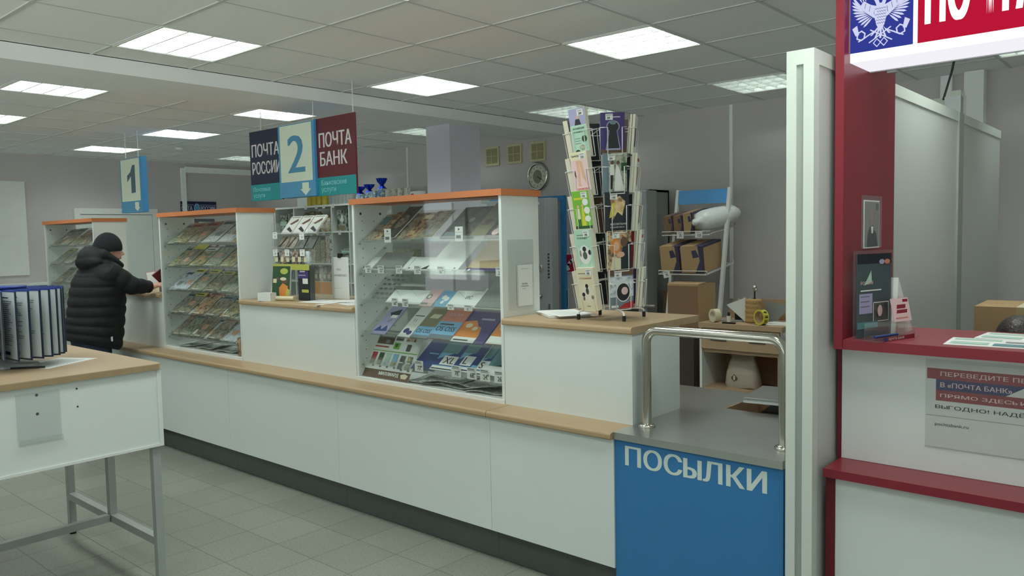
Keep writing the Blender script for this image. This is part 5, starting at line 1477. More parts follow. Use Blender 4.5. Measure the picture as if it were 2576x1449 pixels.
book(A, 0, .102, .205, .034, [('r', 0, 0, 1, 1, c_('cream')), ('r', .1, .86, .7, .02, INKG), ('t', 'СТАТЬ МАМОЙ', .15, .74, .05, c_('red'), .8, .02, 'l', .7), ('e', .5, .40, .36, .22, PAPER2), ('e', .52, .58, .09, .05, c_('black')), ('e', .52, .46, .09, .08, PM[5]), ('e', .28, .38, .09, .05, c_('black')), ('e', .28, .29, .06, .05, PM[0]), ('e', .8, .32, .08, .05, PM[0]), ('r', .4, .1, .2, .015, INKG)], 'cream book with three drawn women, lowest left pocket', c_('cream'), PAPER2, 0, None, '185')
KH = [(.5 + .24 * math.cos(R(a)), .66 + .13 * math.sin(R(a))) for a in range(-50, 231, 20)]
book(Bc, 4, .118, .19, .010, [('r', 0, 0, 1, 1, c_('purple')), ('r', 0, 0, 1, .12, c_('brown')), ('p', [(.18, .1)] + [(.82, .1)] + [(.5 + (x - .5) * 1.15, .62 + (y - .62) * 1.12) for x, y in KH], c_('lilac')), ('p', [(.23, .14), (.77, .14)] + KH, c_('black')), ('e', .5, .76, .14, .05, c_('steel')), ('r', .2, .88, .6, .02, W_)], 'dark purple book with a keyhole on the cover, top right pocket', c_('purple'), None, 0, None, '89')
book(Bc, 3, .118, .185, .010, [('r', 0, 0, 1, 1, PM[1]), ('r', 0, 0, .22, 1, c_('steel')), ('p', [(.25, .1), (.38, .1), (.42, .5), (.25, .5)], c_('black')), ('p', [(.26, .45), (.46, .45), (.44, .72), (.3, .72)], W_), ('e', .38, .76, .07, .05, c_('brown')), ('p', [(.45, .05), (.9, .05), (.68, .6), (.55, .72), (.5, .5)], W_), ('e', .62, .76, .07, .05, c_('brown')), ('r', .75, .55, .25, .2, c_('darkgreen'))], 'book cover with a bride and groom facing each other', c_('steel'), None, 0, None, '84')
book(Bc, 2, .118, .185, .010, [('r', 0, 0, 1, 1, c_('black')), ('p', [(.3, .3), (.2, .8), (.6, .9), (.85, .75), (.7, .4), (.5, .5)], SNK[1]), ('p', [(.15, .35), (.25, .7), (.4, .75), (.35, .4)], c_('yellow')), ('t', 'ВОСПИТАНИЕ', .2, .17, .05, W_, .8, .01, 'l', .7), ('t', 'РЕБЁНКА', .2, .1, .04, W_, .8, .01, 'l', .6)], 'black book with a golden couple on the cover, middle right pocket', c_('black'), None, 0, None, '140')
book(Bc, 1, .118, .185, .010, [('r', 0, 0, 1, 1, PM[4]), ('p', [(.1, .0), (.55, .0), (.55, .3), (.2, .35)], c_('cream')), ('e', .33, .62, .2, .2, c_('orange')), ('e', .36, .62, .12, .12, c_('skin')), ('p', [(.55, .0), (1, .0), (1, .7), (.7, .75), (.55, .4)], c_('black')), ('e', .68, .72, .15, .13, c_('brown')), ('e', .55, .4, .16, .07, c_('skin'))], 'book with a smiling blonde bride and a man in black', c_('cream'), None, 0, None, '71')
book(Bc, 0, .118, .185, .010, [('r', 0, 0, 1, 1, c_('steel')), ('r', 0, .85, 1, .15, c_('brown')), ('p', [(.0, .3), (0, .82), (1, .82), (1, .3)], PM[2]), ('e', .56, .42, .3, .25, W_), ('e', .56, .42, .27, .225, c_('black')), ('e', .62, .45, .14, .1, c_('pink')), ('p', [(.35, .0), (1, 0), (1, .18), (.6, .12)], c_('red')), ('r', .05, .03, .3, .06, W_)], 'grey book with a dark round picture of a couple, lowest right pocket', c_('white'), None, 0, None, '66')
rnd = random.Random(5)
side = {82: ('edge-on book in the right side pockets', 'books edge-on at the right of the rack', [c_('grey'), c_('steel'), c_('white'), c_('white'), c_('black')]),
        142: ('book in the back right pockets of the book rack', 'books at the back right of the rack', [c_('purple'), c_('red'), c_('black'), c_('black'), c_('brown')]),
        202: ('dark book in the rear pockets of the book rack', 'books at the back of the rack', [c_('black'), c_('black'), c_('brown'), c_('black'), c_('black')]),
        262: ('book seen edge-on in the left side pockets', 'books edge-on at the left of the rack', [c_('brown'), c_('grey'), c_('grey'), c_('grey'), c_('brown')])}
for th, (l, g, cs) in side.items():
    for ti in range(5):
        for j in range(2 if th == 82 else 1):
            t_ = .012 if th != 262 else .024
            M = pocket_frame(th, TZ[ti], ti)
            m = MB().box(-.055, .055, -t_, 0, 0, .185, cs[ti] if j == 0 else W_)
            m.art((-.055, -t_, 0), (1, 0, 0), (0, 0, 1), .11, .185, [('r', .1, .2, .8, .5, PM[(ti + j) % 6]), ('r', .1, .8, .6, .08, c_('red') if ti % 2 else W_)])
            m.box(-.0553, .0553, -t_ + .001, -.001, .002, .1852, PAPER2)
            o = m.build('book'); o.matrix_world = tilt_place(M @ Matrix.Translation((0, -j * .0135, 0)), 0, t_)
            tag(o, l + ', ' + ['lowest', 'fourth', 'middle', 'second', 'top'][ti] + ' tier' + (', front' if j == 1 else ''), 'book', g)
# ------------------------------------------------------------------ parcel rack, cartons and desk behind
wr_ = E('parcel_rack', 'white wire parcel rack with a blue header panel near the back wall', 'rack', (-3.255, 6.0, 0))
for x0, x1 in ((-.255, -.228), (.228, .255)):
    m = MB()
    m.hexa([(x0, -.12, 0), (x1, -.12, 0), (x1, -.085, 0), (x0, -.085, 0), (x0, .245, 1.97), (x1, .245, 1.97), (x1, .28, 1.97), (x0, .28, 1.97)], WHITE_FRAME)
    m.build('upright', wr_)
MB().hexa([(-.227, .225, 1.84), (.227, .225, 1.84), (.227, .245, 1.84), (-.227, .245, 1.84), (-.227, .245, 1.96), (.227, .245, 1.96), (.227, .265, 1.96), (-.227, .265, 1.96)], mat('header_blue', (84, 150, 206), rough=.5)).build('header_panel', wr_)
def wshelf(zf, zb, yf, yb):
    m = MB()
    X = .222
    for sx in (-X, X): m.tube([(sx, yf, zf + .03), (sx, yf, zf), (sx, yb, zb), (sx, yb + .005, zb + .03)], .0045, WHITEWIRE, 6)
    m.tube([(-X, yf, zf), (X, yf, zf)], .0045, WHITEWIRE, 6).tube([(-X, yf, zf + .03), (X, yf, zf + .03)], .004, WHITEWIRE, 6)
    for k in range(8):
        x = -.195 + k * .0557
        m.tube([(x, yf, zf), (x, yb, zb)], .0028, WHITEWIRE, 6)
    m.tube([(-X, yb, zb), (X, yb, zb)], .0045, WHITEWIRE, 6)
    m.build('wire_shelf', wr_)
wshelf(1.575, 1.65, -.06, .42)
wshelf(1.250, 1.325, -.12, .36)
def boxp(name, x, y, z, w, d, h, rz, label, m1, m2, rx=0):
    m = MB().box(-w / 2, w / 2, -d / 2, d / 2, 0, h, m1)
    if m2:
        m.art((-w / 2, -d / 2, 0), (1, 0, 0), (0, 0, 1), w, h, [('p', [(.62, 0), (1, 0), (1, 1), (.8, 1), (.86, .45)], m2), ('p', [(.5, .82), (.7, .86), (.85, .6), (.55, .55)], m2)])
        m.art((-w / 2, -d / 2, h), (1, 0, 0), (0, 1, 0), w, d, [('r', .62, 0, .38, 1, m2)])
        m.art((w / 2, -d / 2, 0), (0, 1, 0), (0, 0, 1), d, h, [('r', 0, .92, 1, .08, m2), ('r', 0, 0, .06, 1, m2)])
    o = m.build(name, loc=(x, y, z), rot=(rx, 0, rz))
    return tag(o, label, 'box')
tl = math.atan2(.075, .48)
for k, (x, w, h) in enumerate(((-3.425, .085, .15), (-3.335, .085, .15), (-3.24, .09, .17))):
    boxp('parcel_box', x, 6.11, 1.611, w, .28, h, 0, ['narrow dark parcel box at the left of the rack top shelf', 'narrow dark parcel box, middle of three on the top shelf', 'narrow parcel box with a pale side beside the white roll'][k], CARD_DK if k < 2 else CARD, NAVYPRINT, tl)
for k, (x, w) in enumerate(((-3.37, .175), (-3.165, .195))):
    boxp('parcel_box', x, 6.065, 1.288, w, .34, .225, 0, ['brown parcel box with navy print at the left of the lower rack shelf', 'larger parcel box with navy print at the right of the lower rack shelf'][k], CARD, NAVYPRINT, tl)
ROLLM = clearmat('white_plastic_film', (.9, .92, .92), .15, .25, .8)
m = MB()
rings = []
for q, (rr, yy) in enumerate(((.012, -.27), (.03, -.25), (.018, -.235), (.07, -.20), (.085, -.14), (.09, 0), (.088, .14), (.078, .22), (.05, .26), (.02, .265), (.04, .29), (.03, .30))):
    rings.append([(rr * (1 + .04 * math.sin(3 * a + q)) * math.cos(a), yy, rr * (1 + .04 * math.sin(3 * a + q)) * math.sin(a)) for a in [2 * PI * i / 20 for i in range(20)]])
PLW = mat('white_bubble_film', (232, 236, 232), rough=.3, noise=.06, scale=20, bump=.4)
m.rings(rings, PLW, True)
tag(m.build('film_roll', loc=(-3.10, 6.16, 1.715), rot=(tl, 0, R(-14))), 'white plastic wrapped roll lying on the rack beside the narrow boxes', 'roll')
for k, (x, y, z, tx) in enumerate(((-3.30, 5.933, 1.548, '75'), (-3.13, 5.933, 1.55, '125'), (-3.39, 5.873, 1.223, '95'))):
    o = board('price_card', .065, .055, .001, [('r', .15, .8, .5, .06, INK), ('t', tx, .35, .2, .4, INK, .8, .03)], PAPER); o.location = (x, y, z); o.rotation_euler = (0, R(-12) if k == 2 else 0, 0)
    tag(o, ['price card 75 hanging under the narrow boxes', 'price card 125 hanging under the white roll', 'tilted price card hanging from the lower rack shelf'][k], 'price tag')
dc = E('low_cabinet', 'dark low cabinet under the parcel rack, carrying the big carton', 'cabinet', (-3.25, 5.76, 0))
DARKC = mat('dark_brown_laminate', (66, 56, 50), rough=.6)
MB().box(-.21, .195, -.03, .30, .02, .79, DARKC).build('carcass', dc)
MB().box(-.20, .19, -.05, -.031, .04, .775, DARKC).build('door', dc)
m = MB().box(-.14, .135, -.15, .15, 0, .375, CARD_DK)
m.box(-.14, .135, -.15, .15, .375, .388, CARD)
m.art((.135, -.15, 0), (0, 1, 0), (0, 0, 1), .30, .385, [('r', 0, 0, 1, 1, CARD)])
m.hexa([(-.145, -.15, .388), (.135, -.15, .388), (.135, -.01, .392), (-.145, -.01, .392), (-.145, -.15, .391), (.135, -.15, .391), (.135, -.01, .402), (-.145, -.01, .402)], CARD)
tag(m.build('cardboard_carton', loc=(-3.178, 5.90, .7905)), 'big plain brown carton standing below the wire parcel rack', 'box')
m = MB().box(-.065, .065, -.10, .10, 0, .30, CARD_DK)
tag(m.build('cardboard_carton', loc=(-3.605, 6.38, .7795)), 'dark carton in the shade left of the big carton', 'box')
tb = E('side_stand', 'dark side stand under the shaded carton by the steel cabinet', 'stand', (-3.605, 6.38, 0))
MB().box(-.075, .075, -.14, .14, .75, .779, DARKC).build('stand_top', tb)
for sx in (-.06, .06):
    for sy in (-.12, .12): MB().box(sx - .012, sx + .012, sy - .012, sy + .012, 0, .749, GREYSTEEL).build('leg', tb)

dk = E('work_desk', 'pale oak work desk with a drawer behind the steel counter', 'desk', (-2.962, 5.6, 0))
MB().box(0, .67, 0, .46, .858, .895, WOOD_DESK).build('desk_top', dk)
MB().box(.0, .02, .02, .44, .0, .857, WHITE_FRAME).build('left_side', dk)
dr = MB().box(.0205, .645, .01, .028, .695, .855, WOOD_DESK).build('drawer', dk)
for hx in (.10, .41): MB().box(hx, hx + .13, .003, .0095, .762, .774, DARKC).build('handle', dr)
MB().box(.0205, .645, .03, .44, .665, .694, WOOD_DESK).box(.625, .645, .03, .44, 0, .664, WOOD_DESK).box(.0205, .624, .425, .44, 0, .664, WOOD_DESK).box(.0205, .624, .03, .42, .37, .388, WOOD_DESK).build('cabinet_body', dk)
bk = MB()
outl = [(.045, .896), (.045, .97), (.06, 1.01), (.10, 1.045), (.15, 1.06), (.72, 1.06), (.72, .896)]
n = len(outl)
bk.add([(p[0], .442, p[1]) for p in outl] + [(p[0], .458, p[1]) for p in outl], [tuple(range(n)), tuple(range(n, 2 * n))[::-1]] + [(i, n + i, n + (i + 1) % n, (i + 1) % n) for i in range(n)], WOOD_DESK)
bk.build('back_board', dk)
d2 = E('grey_table', 'grey topped table joining the oak desk at the partition', 'table', (-2.285, 5.6, 0))
MB().box(0, .75, 0, .42, .83, .85, GREYSTEEL).build('table_top', d2)
for sx in (.03, .72):
    for sy in (.03, .39): MB().box(sx - .015, sx + .015, sy - .015, sy + .015, 0, .829, DARKC).build('leg', d2)
ZD = .8955
def ring_roll(w, ro, ri, m1, m2, name, loc, rot, label, marks=None):
    m = MB(); n = 28
    R_ = lambda r, y: [(r * math.cos(2 * PI * k / n), y, r * math.sin(2 * PI * k / n)) for k in range(n)]
    m.rings([R_(ri, -w / 2), R_(ro, -w / 2), R_(ro, w / 2), R_(ri, w / 2)], m1, False, False)
    m.rings([R_(ri, w / 2), R_(ri, -w / 2)], m2, True, False)
    if marks:
        for k in range(10):
            a0 = 2 * PI * k / 10; a1 = a0 + .3
            m.quad([((ro + .0004) * math.cos(a0), -w * .3, (ro + .0004) * math.sin(a0)), ((ro + .0004) * math.cos(a1), -w * .3, (ro + .0004) * math.sin(a1)), ((ro + .0004) * math.cos(a1), w * .3, (ro + .0004) * math.sin(a1)), ((ro + .0004) * math.cos(a0), w * .3, (ro + .0004) * math.sin(a0))], marks)
    return tag(m.build(name, loc=loc, rot=rot), label, 'tape roll')
ring_roll(.048, .052, .034, c_('cream'), PAPER2, 'tape_roll', (-2.86, 5.68, ZD + .0525), (0, 0, R(-30)), 'cream paper tape roll standing at the left end of the desk')
ring_roll(.045, .058, .046, mat('yellow_tape', (206, 196, 70), rough=.4), CARD, 'tape_roll', (-2.48, 5.67, ZD + .0585), (0, 0, R(-25)), 'yellow printed tape roll standing at the right of the desk', INK)
TW = mat('twine_brown', (172, 140, 92), rough=.9, noise=.15, scale=60, bump=.5)
m = MB()
prof = [(0, 0)]
for k in range(5): prof += [(.058, .002 + k * .036), (.062, .010 + k * .036), (.062, .028 + k * .036), (.058, .035 + k * .036)]
prof.append((0, .182))
m.lathe((0, 0, 0), prof, TW, 24)
tag(m.build('twine_tub', loc=(-2.60, 5.80, ZD)), 'tall stack of brown tape rolls in the middle of the desk', 'tape rolls')
m = MB().cyl((0, 0, 0), (0, 0, .06), .006, BLACK, 8).ell((0, 0, .085), (.018, .018, .022), CHROME, 12, 8).ell((.012, 0, .07), (.012, .012, .012), CHROME, 10, 6)
tag(m.build('hand_stamp', loc=(-2.59, 5.80, ZD + .1825)), 'small chrome headed stamp standing on the tape stack', 'stamp')
m = MB().box(-.04, .04, -.03, .03, 0, .06, BLACK).lathe((0, 0, 0), [(0, .06), (.01, .06), (.01, .08), (0, .08)], BLACK, 10)
m = MB().cyl((0, 0, 0), (0, 0, .05), .016, c_('white'), 14).cyl((0, 0, .05), (0, 0, .078), .010, BLACK, 12)
tag(m.build('ink_bottle', loc=(-2.765, 5.72, ZD)), 'small white ink bottle with a black cap on the desk', 'bottle')
ph = E('pen_holder', 'dark wire desk tidy full of small things on the desk', 'desk tidy', (-2.735, 5.96, ZD))
MB().box(-.07, .09, -.05, .05, 0, .09, BLACK).build('tray', ph)
m = MB()
rnd = random.Random(4)
for k in range(26):
    m.ell((rnd.uniform(-.06, .08), rnd.uniform(-.04, .04), .09 + rnd.uniform(0, .08)), (.02, .02, .018), [c_('darkgreen'), c_('grey'), c_('steel')][k % 3], 8, 6)
m.build('contents', ph)
MB().box(.055, .075, .0, .004, .09, .30, GREYSTEEL).build('ruler', ph)
tri = lambda nm, pts, loc, rz, lbl, body: tag((lambda mm: mm.build(nm, loc=loc, rot=(0, 0, rz)))(MB().add([(p[0], 0, p[1]) for p in pts] + [(p[0], .003, p[1]) for p in pts], [tuple(range(len(pts))), tuple(range(len(pts), 2 * len(pts)))[::-1]] + [(i, len(pts) + i, len(pts) + (i + 1) % len(pts), (i + 1) % len(pts)) for i in range(len(pts))], body)), lbl, 'paper')
tri('propped_sheet', [(.0, 0), (.0, .19), (-.15, .13), (-.13, .11)], (-2.665, 5.80, ZD), .1, 'white sheet propped against the left of the tape stack', PAPER)
tri('propped_sheet', [(-.06, 0), (.03, 0), (.14, .13), (-.06, .16)], (-2.50, 5.93, ZD), -.1, 'grey board leaning behind the yellow tape roll', c_('grey'))
for k, (x, y, rz, l) in enumerate(((-2.37, 5.76, .3, 'white letters lying at the right end of the desk'), (-2.37, 5.80, -.2, 'letter lying across the others at the right end of the desk'), (-2.80, 5.83, .1, 'clear ruler sheet lying flat on the desk'))):
    m = MB().box(-.11, .11, -.06, .06, 0, .004, PAPER if k < 2 else c_('grey'))
    tag(m.build('letter', loc=(x, y, ZD + (.0045 if k == 1 else 0)), rot=(0, 0, rz)), l, 'letter')
m = MB().box(-.05, .05, -.012, .012, 0, .012, BLACK)
tag(m.build('pocket_knife', loc=(-2.72, 5.63, ZD), rot=(0, 0, .1)), 'dark cutter lying at the front edge of the desk', 'cutter')
m = MB()
rings = []
for q, (w, d, z) in enumerate(((.13, .07, 0), (.135, .08, .03), (.125, .07, .12), (.11, .05, .19), (.09, .03, .235), (.10, .02, .25))):
    rings.append([(w * math.copysign(abs(math.cos(a)) ** .5, math.cos(a)) * (1 + .04 * math.sin(5 * a + q)), d * math.copysign(abs(math.sin(a)) ** .6, math.sin(a)), z + .008 * math.sin(4 * a + q)) for a in [2 * PI * i / 24 for i in range(24)]])
m.rings(rings, mat('crumpled_bag_plastic', (176, 164, 150), rough=.35, noise=.15, bump=.4), True)
m.art((-.07, -.082, .03), (1, 0, 0), (0, 0, 1), .1, .1, [('e', .3, .5, .12, .28, c_('brown')), ('e', .3, .5, .07, .2, c_('cream')), ('e', .14, .5, .08, .12, c_('brown')), ('e', .46, .5, .08, .12, c_('brown'))])
tag(m.build('plastic_bag', loc=(-2.67, 5.78, .3885)), 'crumpled clear bag with a brown emblem in the desk niche', 'bag')

# ------------------------------------------------------------------ things on and around the red counter
ZR = 1.2055
lh = E('leaflet_stand', 'clear leaflet stand with a dark brochure on the red counter', 'leaflet stand', (-.938, 2.93, ZR), R(74))
MB().box(0, .25, 0, .003, .0, .315, ACRYL).box(0, .25, -.045, -.042, 0, .06, ACRYL).box(0, .25, -.045, .003, 0, .002, ACRYL).build('holder_shell', lh)
LD = mat('brochure_dark_teal', (70, 84, 86), rough=.35, coat=.5)
o = board('brochure', .21, .30, .002, [('r', 0, .88, 1, .12, c_('black')), ('p', [(.2, .62), (.4, .8), (.42, .66)], c_('mint')), ('t', 'РОССИЯ', .1, .63, .04, c_('pink'), 1, .03, 'l', .35), ('r', .1, .55, .6, .015, W_), ('r', .06, .28, .38, .24, c_('lilac')), ('r', .1, .48, .25, .012, INKG), ('r', .1, .42, .25, .012, INKG), ('r', .1, .36, .25, .012, INKG), ('r', .46, .17, .46, .24, W_), ('r', .475, .18, .43, .22, PM[5]), ('e', .66, .3, .07, .07, c_('pink')), ('r', 0, .10, .6, .08, c_('teal')), ('e', .7, .9, .08, .03, c_('lilac')), ('e', .86, .9, .08, .03, c_('salmon'))], LD)
for k_ in (0,):
    pass
o.parent = None
def on_red(o, lx, ly, lz, rx=0, extra=0):
    o.matrix_world = Matrix.Translation((-.938, 2.93, ZR)) @ Matrix.Rotation(R(74), 4, 'Z') @ Matrix.Translation((lx, ly, lz)) @ Matrix.Rotation(rx, 4, 'X') @ Matrix.Rotation(extra, 4, 'Y')
on_red(o, .12, -.001, .003)
tag(o, 'dark teal bank brochure in the clear stand on the red counter', 'brochure')
o = board('leaflet', .11, .085, .002, [('r', 0, 0, 1, 1, c_('pink')), ('p', [(.2, .35), (.8, .35), (.85, .5), (.25, .5)], RED), ('p', [(.25, .55), (.75, .55), (.8, .72), (.3, .72)], RED), ('r', .65, .82, .3, .12, RED), ('r', .1, .12, .7, .05, c_('salmon'))], c_('pink'))
on_red(o, .20, -.065, .055, R(-12)); tag(o, 'small pink and red card standing before the brochure stand', 'card')
ch = MB().box(-.055, .055, -.02, .03, 0, .012, ACRYL).box(-.055, .055, -.02, -.017, .012, .05, ACRYL).box(-.05, .05, .008, .011, .012, .055, ACRYL)
o = ch.build('card_stand'); on_red(o, .20, -.062, .0005); tag(o, 'small clear stand under the pink card', 'card stand')
m = MB().box(-.12, .12, -.03, .03, 0, .004, ACRYL).cyl((-.09, .01, .012), (.05, .01, .012), .005, c_('blue'), 8)
m.art((-.10, -.0301, .0), (1, 0, 0), (0, 0, 1), .19, .015, [('r', 0, .0, 1, 1, RED), ('e', .08, .5, .06, .5, c_('blue')), ('t', 'ПОЧТА БАНК', .16, .2, .6, PAPER, .8, .02, 'l', .5)])
o = m.build('pen_tray'); on_red(o, .10, -.085, .0005); tag(o, 'clear pen tray reading ПОЧТА БАНК at the foot of the brochure stand', 'tray')
m = MB()
m.add([(0, 0, 0), (0, .15, 0), (0, .02, .21), (.10, 0, 0), (.10, .15, 0), (.10, .02, .21)], [(0, 2, 1), (3, 4, 5), (0, 1, 4, 3), (1, 2, 5, 4), (2, 0, 3, 5)], PAPER)
m.art((.1003, .03, .02), (0, 1, 0), (0, 0, 1), .08, .15, [('r', .1, .6, .2, .08, INKG), ('r', .1, .4, .5, .04, INKG)])
tag(m.build('tent_card', loc=(-.955, 3.16, ZR), rot=(0, 0, R(-8))), 'white folded tent card behind the brochure stand', 'tent card')
hp_ = E('portrait_holder', 'clear pocket with a grey portrait card fixed to the red pillar', 'card pocket', (-.9655, 3.095, 1.525))
m = MB().box(0, .0025, 0, .24, 0, .20, FILM).box(.0008, .0035, .02, .205, .0, .182, PAPER)
GREYP = mat('portrait_grey', (84, 88, 88), rough=.5); GREYF = mat('portrait_face_grey', (152, 142, 134), rough=.5)
m.art((.0036, .025, .005), (0, 1, 0), (0, 0, 1), .175, .172, [('r', 0, 0, 1, 1, c_('grey')), ('p', [(.15, .0), (.9, 0), (.8, .3), (.55, .48), (.35, .45), (.2, .3)], GREYP), ('p', [(.42, .45), (.58, .45), (.56, .3), (.46, .3)], PAPER), ('e', .45, .68, .12, .2, GREYF), ('p', [(.6, .4), (.68, .3), (.72, .7), (.64, .75)], GREYF), ('r', .78, .82, .16, .14, INKG)])
m.build('portrait_card', hp_)
L = ['newspaper lying flat on the red counter, nearest the front edge', 'second printed sheet lying behind it on the red counter']
for k, (x, y, rz, w, d) in enumerate(((-.52, 3.06, .06, .28, .20), (-.45, 3.26, -.05, .30, .19))):
    m = MB().box(-w / 2, w / 2, -d / 2, d / 2, 0, .002, PAPER)
    m.art((-w / 2, -d / 2, .002), (1, 0, 0), (0, 1, 0), w, d, [('r', .05, .7, .5, .22, c_('mint')), ('r', .6, .55, .36, .2, c_('grey')), ('r', .05, .15, .4, .3, c_('mint')), ('r', .5, .1, .45, .3, c_('teal'))])
    tag(m.build('printed_sheet', loc=(x, y, ZR), rot=(0, 0, rz)), L[k], 'paper')
lc = E('back_cabinet', 'white low cabinet behind the red counter carrying a cardboard carton', 'cabinet', (-.55, 4.5, 0))
MB().box(-.42, .9, -.32, .3, .02, .84, WHITE).build('carcass', lc)
MB().box(-.40, .22, -.34, -.321, .04, .82, WHITE).build('door', lc); MB().box(.24, .86, -.34, -.321, .04, .82, WHITE).build('door', lc)
m = MB().box(-.31, .35, -.19, .19, 0, .392, CARD)
m.art((-.31, -.19, .392), (1, 0, 0), (0, 1, 0), .66, .38, [('r', .25, 0, .10, 1, c_('cream')), ('r', 0, .49, 1, .01, CARD_DK)])
m.art((-.31, -.19, 0), (1, 0, 0), (0, 0, 1), .66, .392, [('r', .25, .8, .10, .2, c_('kraft'))])
tag(m.build('cardboard_carton', loc=(-.49, 4.36, .8405), rot=(0, 0, R(2))), 'taped cardboard carton behind the red counter at the right edge', 'box')
# ------------------------------------------------------------------ people
def fuse(mb, name, m, voxel=.006, smooth=4, parent=None, loc=None, rot=None):
    """grow one continuous surface out of overlapping tapered volumes"""
    o = mb.build(name + '_raw')
    r = o.modifiers.new('r', 'REMESH'); r.mode = 'VOXEL'; r.voxel_size = voxel; r.use_smooth_shade = True
    s_ = o.modifiers.new('s', 'SMOOTH'); s_.factor = .5; s_.iterations = smooth
    dg = bpy.context.evaluated_depsgraph_get()
    me = bpy.data.meshes.new_from_object(o.evaluated_get(dg))
    bpy.data.objects.remove(o)
    me.name = name
    me.materials.clear(); me.materials.append(m)
    me.polygons.foreach_set('use_smooth', [True] * len(me.polygons))
    n = bpy.data.objects.new(name, me)
    col.objects.link(n)
    if parent is not None: n.parent = parent
    if loc: n.location = loc
    if rot: n.rotation_euler = rot
    return n
def limb(mb, pts, rs, m=SKIN, n=14):
    """tapered capsule chain"""
    P = [Vector(p) for p in pts]
    fine = []; fr = []
    for i in range(len(P) - 1):
        for k in range(6):
            t = k / 6
            fine.append(P[i].lerp(P[i + 1], t)); fr.append(rs[i] * (1 - t) + rs[i + 1] * t)
    fine.append(P[-1]); fr.append(rs[-1])
    mb.tube(fine, fr, m, n)
    for p, r in ((P[0], rs[0]), (P[-1], rs[-1])): mb.ell(p, (r, r, r), m, n, 8)
    for i in range(1, len(P) - 1): mb.ell(P[i], (rs[i],) * 3, m, n, 8)
def hand(mb, wrist, fwd, up, side, curl=1.0, s=1.0):
    """palm, four bent fingers of different length and a thumb leaving the side of the palm"""
    w = Vector(wrist); f = Vector(fwd).normalized(); u = Vector(up).normalized(); r = f.cross(u).normalized() * side
    c = w + f * .045 * s
    for a, b, rr in ((-.026, .0, .019), (0, 0, .02), (.026, 0, .018)):
        limb(mb, [w + r * a * .7, w + f * .085 * s + r * a * 1.1], [.021 * s, rr * s * .78])
    for k, (a, L) in enumerate(((-.031, .066), (-.011, .078), (.010, .073), (.030, .058))):
        b0 = w + f * .085 * s + r * a * s
        d1 = (f * math.cos(.5 * curl) - u * math.sin(.5 * curl))
        d2 = (f * math.cos(1.3 * curl) - u * math.sin(1.3 * curl))
        d3 = (f * math.cos(1.9 * curl) - u * math.sin(1.9 * curl))
        p1 = b0 + d1 * L * .45; p2 = p1 + d2 * L * .32; p3 = p2 + d3 * L * .24
        limb(mb, [b0, p1, p2, p3], [.0098 * s, .0092 * s, .0086 * s, .0076 * s], n=10)
    t0 = w + f * .03 * s - r * .028 * s
    t1 = t0 + (f * .6 - r * .75 - u * .25).normalized() * .035 * s
    t2 = t1 + (f * .9 - r * .15 - u * .4).normalized() * .03 * s
    limb(mb, [w + f * .015 * s - r * .012 * s, t0, t1, t2], [.016 * s, .014 * s, .011 * s, .0095 * s], n=10)
def head(mb, c, s=1.0, pitch=0.0):
    """skull, jaw, nose, lips, brow, ears; faces +y"""
    c = Vector(c)
    Rm = Matrix.Rotation(pitch, 3, 'X')
    P = lambda x, y, z: tuple(c + Rm @ Vector((x * s, y * s, z * s)))
    def e(p, r, n=18): mb.ell(P(*p), tuple(v * s for v in r), SKIN, n, 12)
    e((0, -.008, .030), (.074, .094, .082)); e((0, .030, -.035), (.058, .060, .062)); e((0, .052, -.078), (.030, .030, .022))
    e((0, .078, .012), (.050, .014, .016)); e((0, .072, -.028), (.042, .020, .030))
    limb(mb, [P(0, .090, .006), P(0, .112, -.022)], [.007 * s, .0125 * s], n=10)
    e((-.011, .100, -.028), (.009, .011, .007), 10); e((.011, .100, -.028), (.009, .011, .007), 10)
    e((0, .092, -.050), (.022, .008, .0055), 12); e((0, .090, -.061), (.020, .009, .0065), 12)
    for sx in (-1, 1):
        e((sx * .073, -.010, -.008), (.009, .018, .030), 12); e((sx * .042, .062, -.012), (.018, .016, .012), 10)

man = E('person', 'person in a black quilted jacket and black knit hat leaning on the counter', 'person', (-6.60, 2.47, 0))
b = MB()
for sx in (-1, 1):
    limb(b, [(sx * .10, .03, .92), (sx * .115, .05, .50), (sx * .12, .0, .09)], [.095, .062, .042])
    limb(b, [(sx * .12, -.03, .05), (sx * .13, .13, .035)], [.042, .032])
limb(b, [(0, .03, .95), (0, .06, 1.12), (0, .12, 1.30)], [.14, .13, .105])
b.ell((0, .10, 1.33), (.17, .08, .06), SKIN)
limb(b, [(0, .12, 1.40), (0, .175, 1.50)], [.062, .055])
head(b, (0, .205, 1.548), 1.0, R(-6))
limb(b, [(.16, .12, 1.34), (.215, .26, 1.245), (.185, .44, 1.240)], [.045, .042, .028])
limb(b, [(-.16, .12, 1.34), (-.22, .26, 1.245), (-.12, .440, 1.245)], [.045, .042, .028])
hand(b, (.185, .445, 1.242), (-.35, 1, .25), (0, -.25, 1), -1, .8)
hand(b, (-.12, .445, 1.247), (.45, 1, .25), (0, -.25, 1), 1, .7)
body = fuse(b, 'body', SKIN, .0055, 3, man)
EYE = mat('eye_dark', (40, 30, 28), rough=.2); EYEW = mat('eye_white', (220, 214, 208), rough=.3)
m = MB()
for sx in (-1, 1):
    m.ell((sx * .031, .205 + .076, 1.548 - .012), (.012, .010, .0075), EYEW, 12, 8).ell((sx * .031, .205 + .084, 1.548 - .012), (.005, .004, .005), EYE, 10, 6)
    m.ell((sx * .031, .205 + .088, 1.548 + .006), (.018, .005, .004), EYE, 10, 6)
m.build('eyes', man)
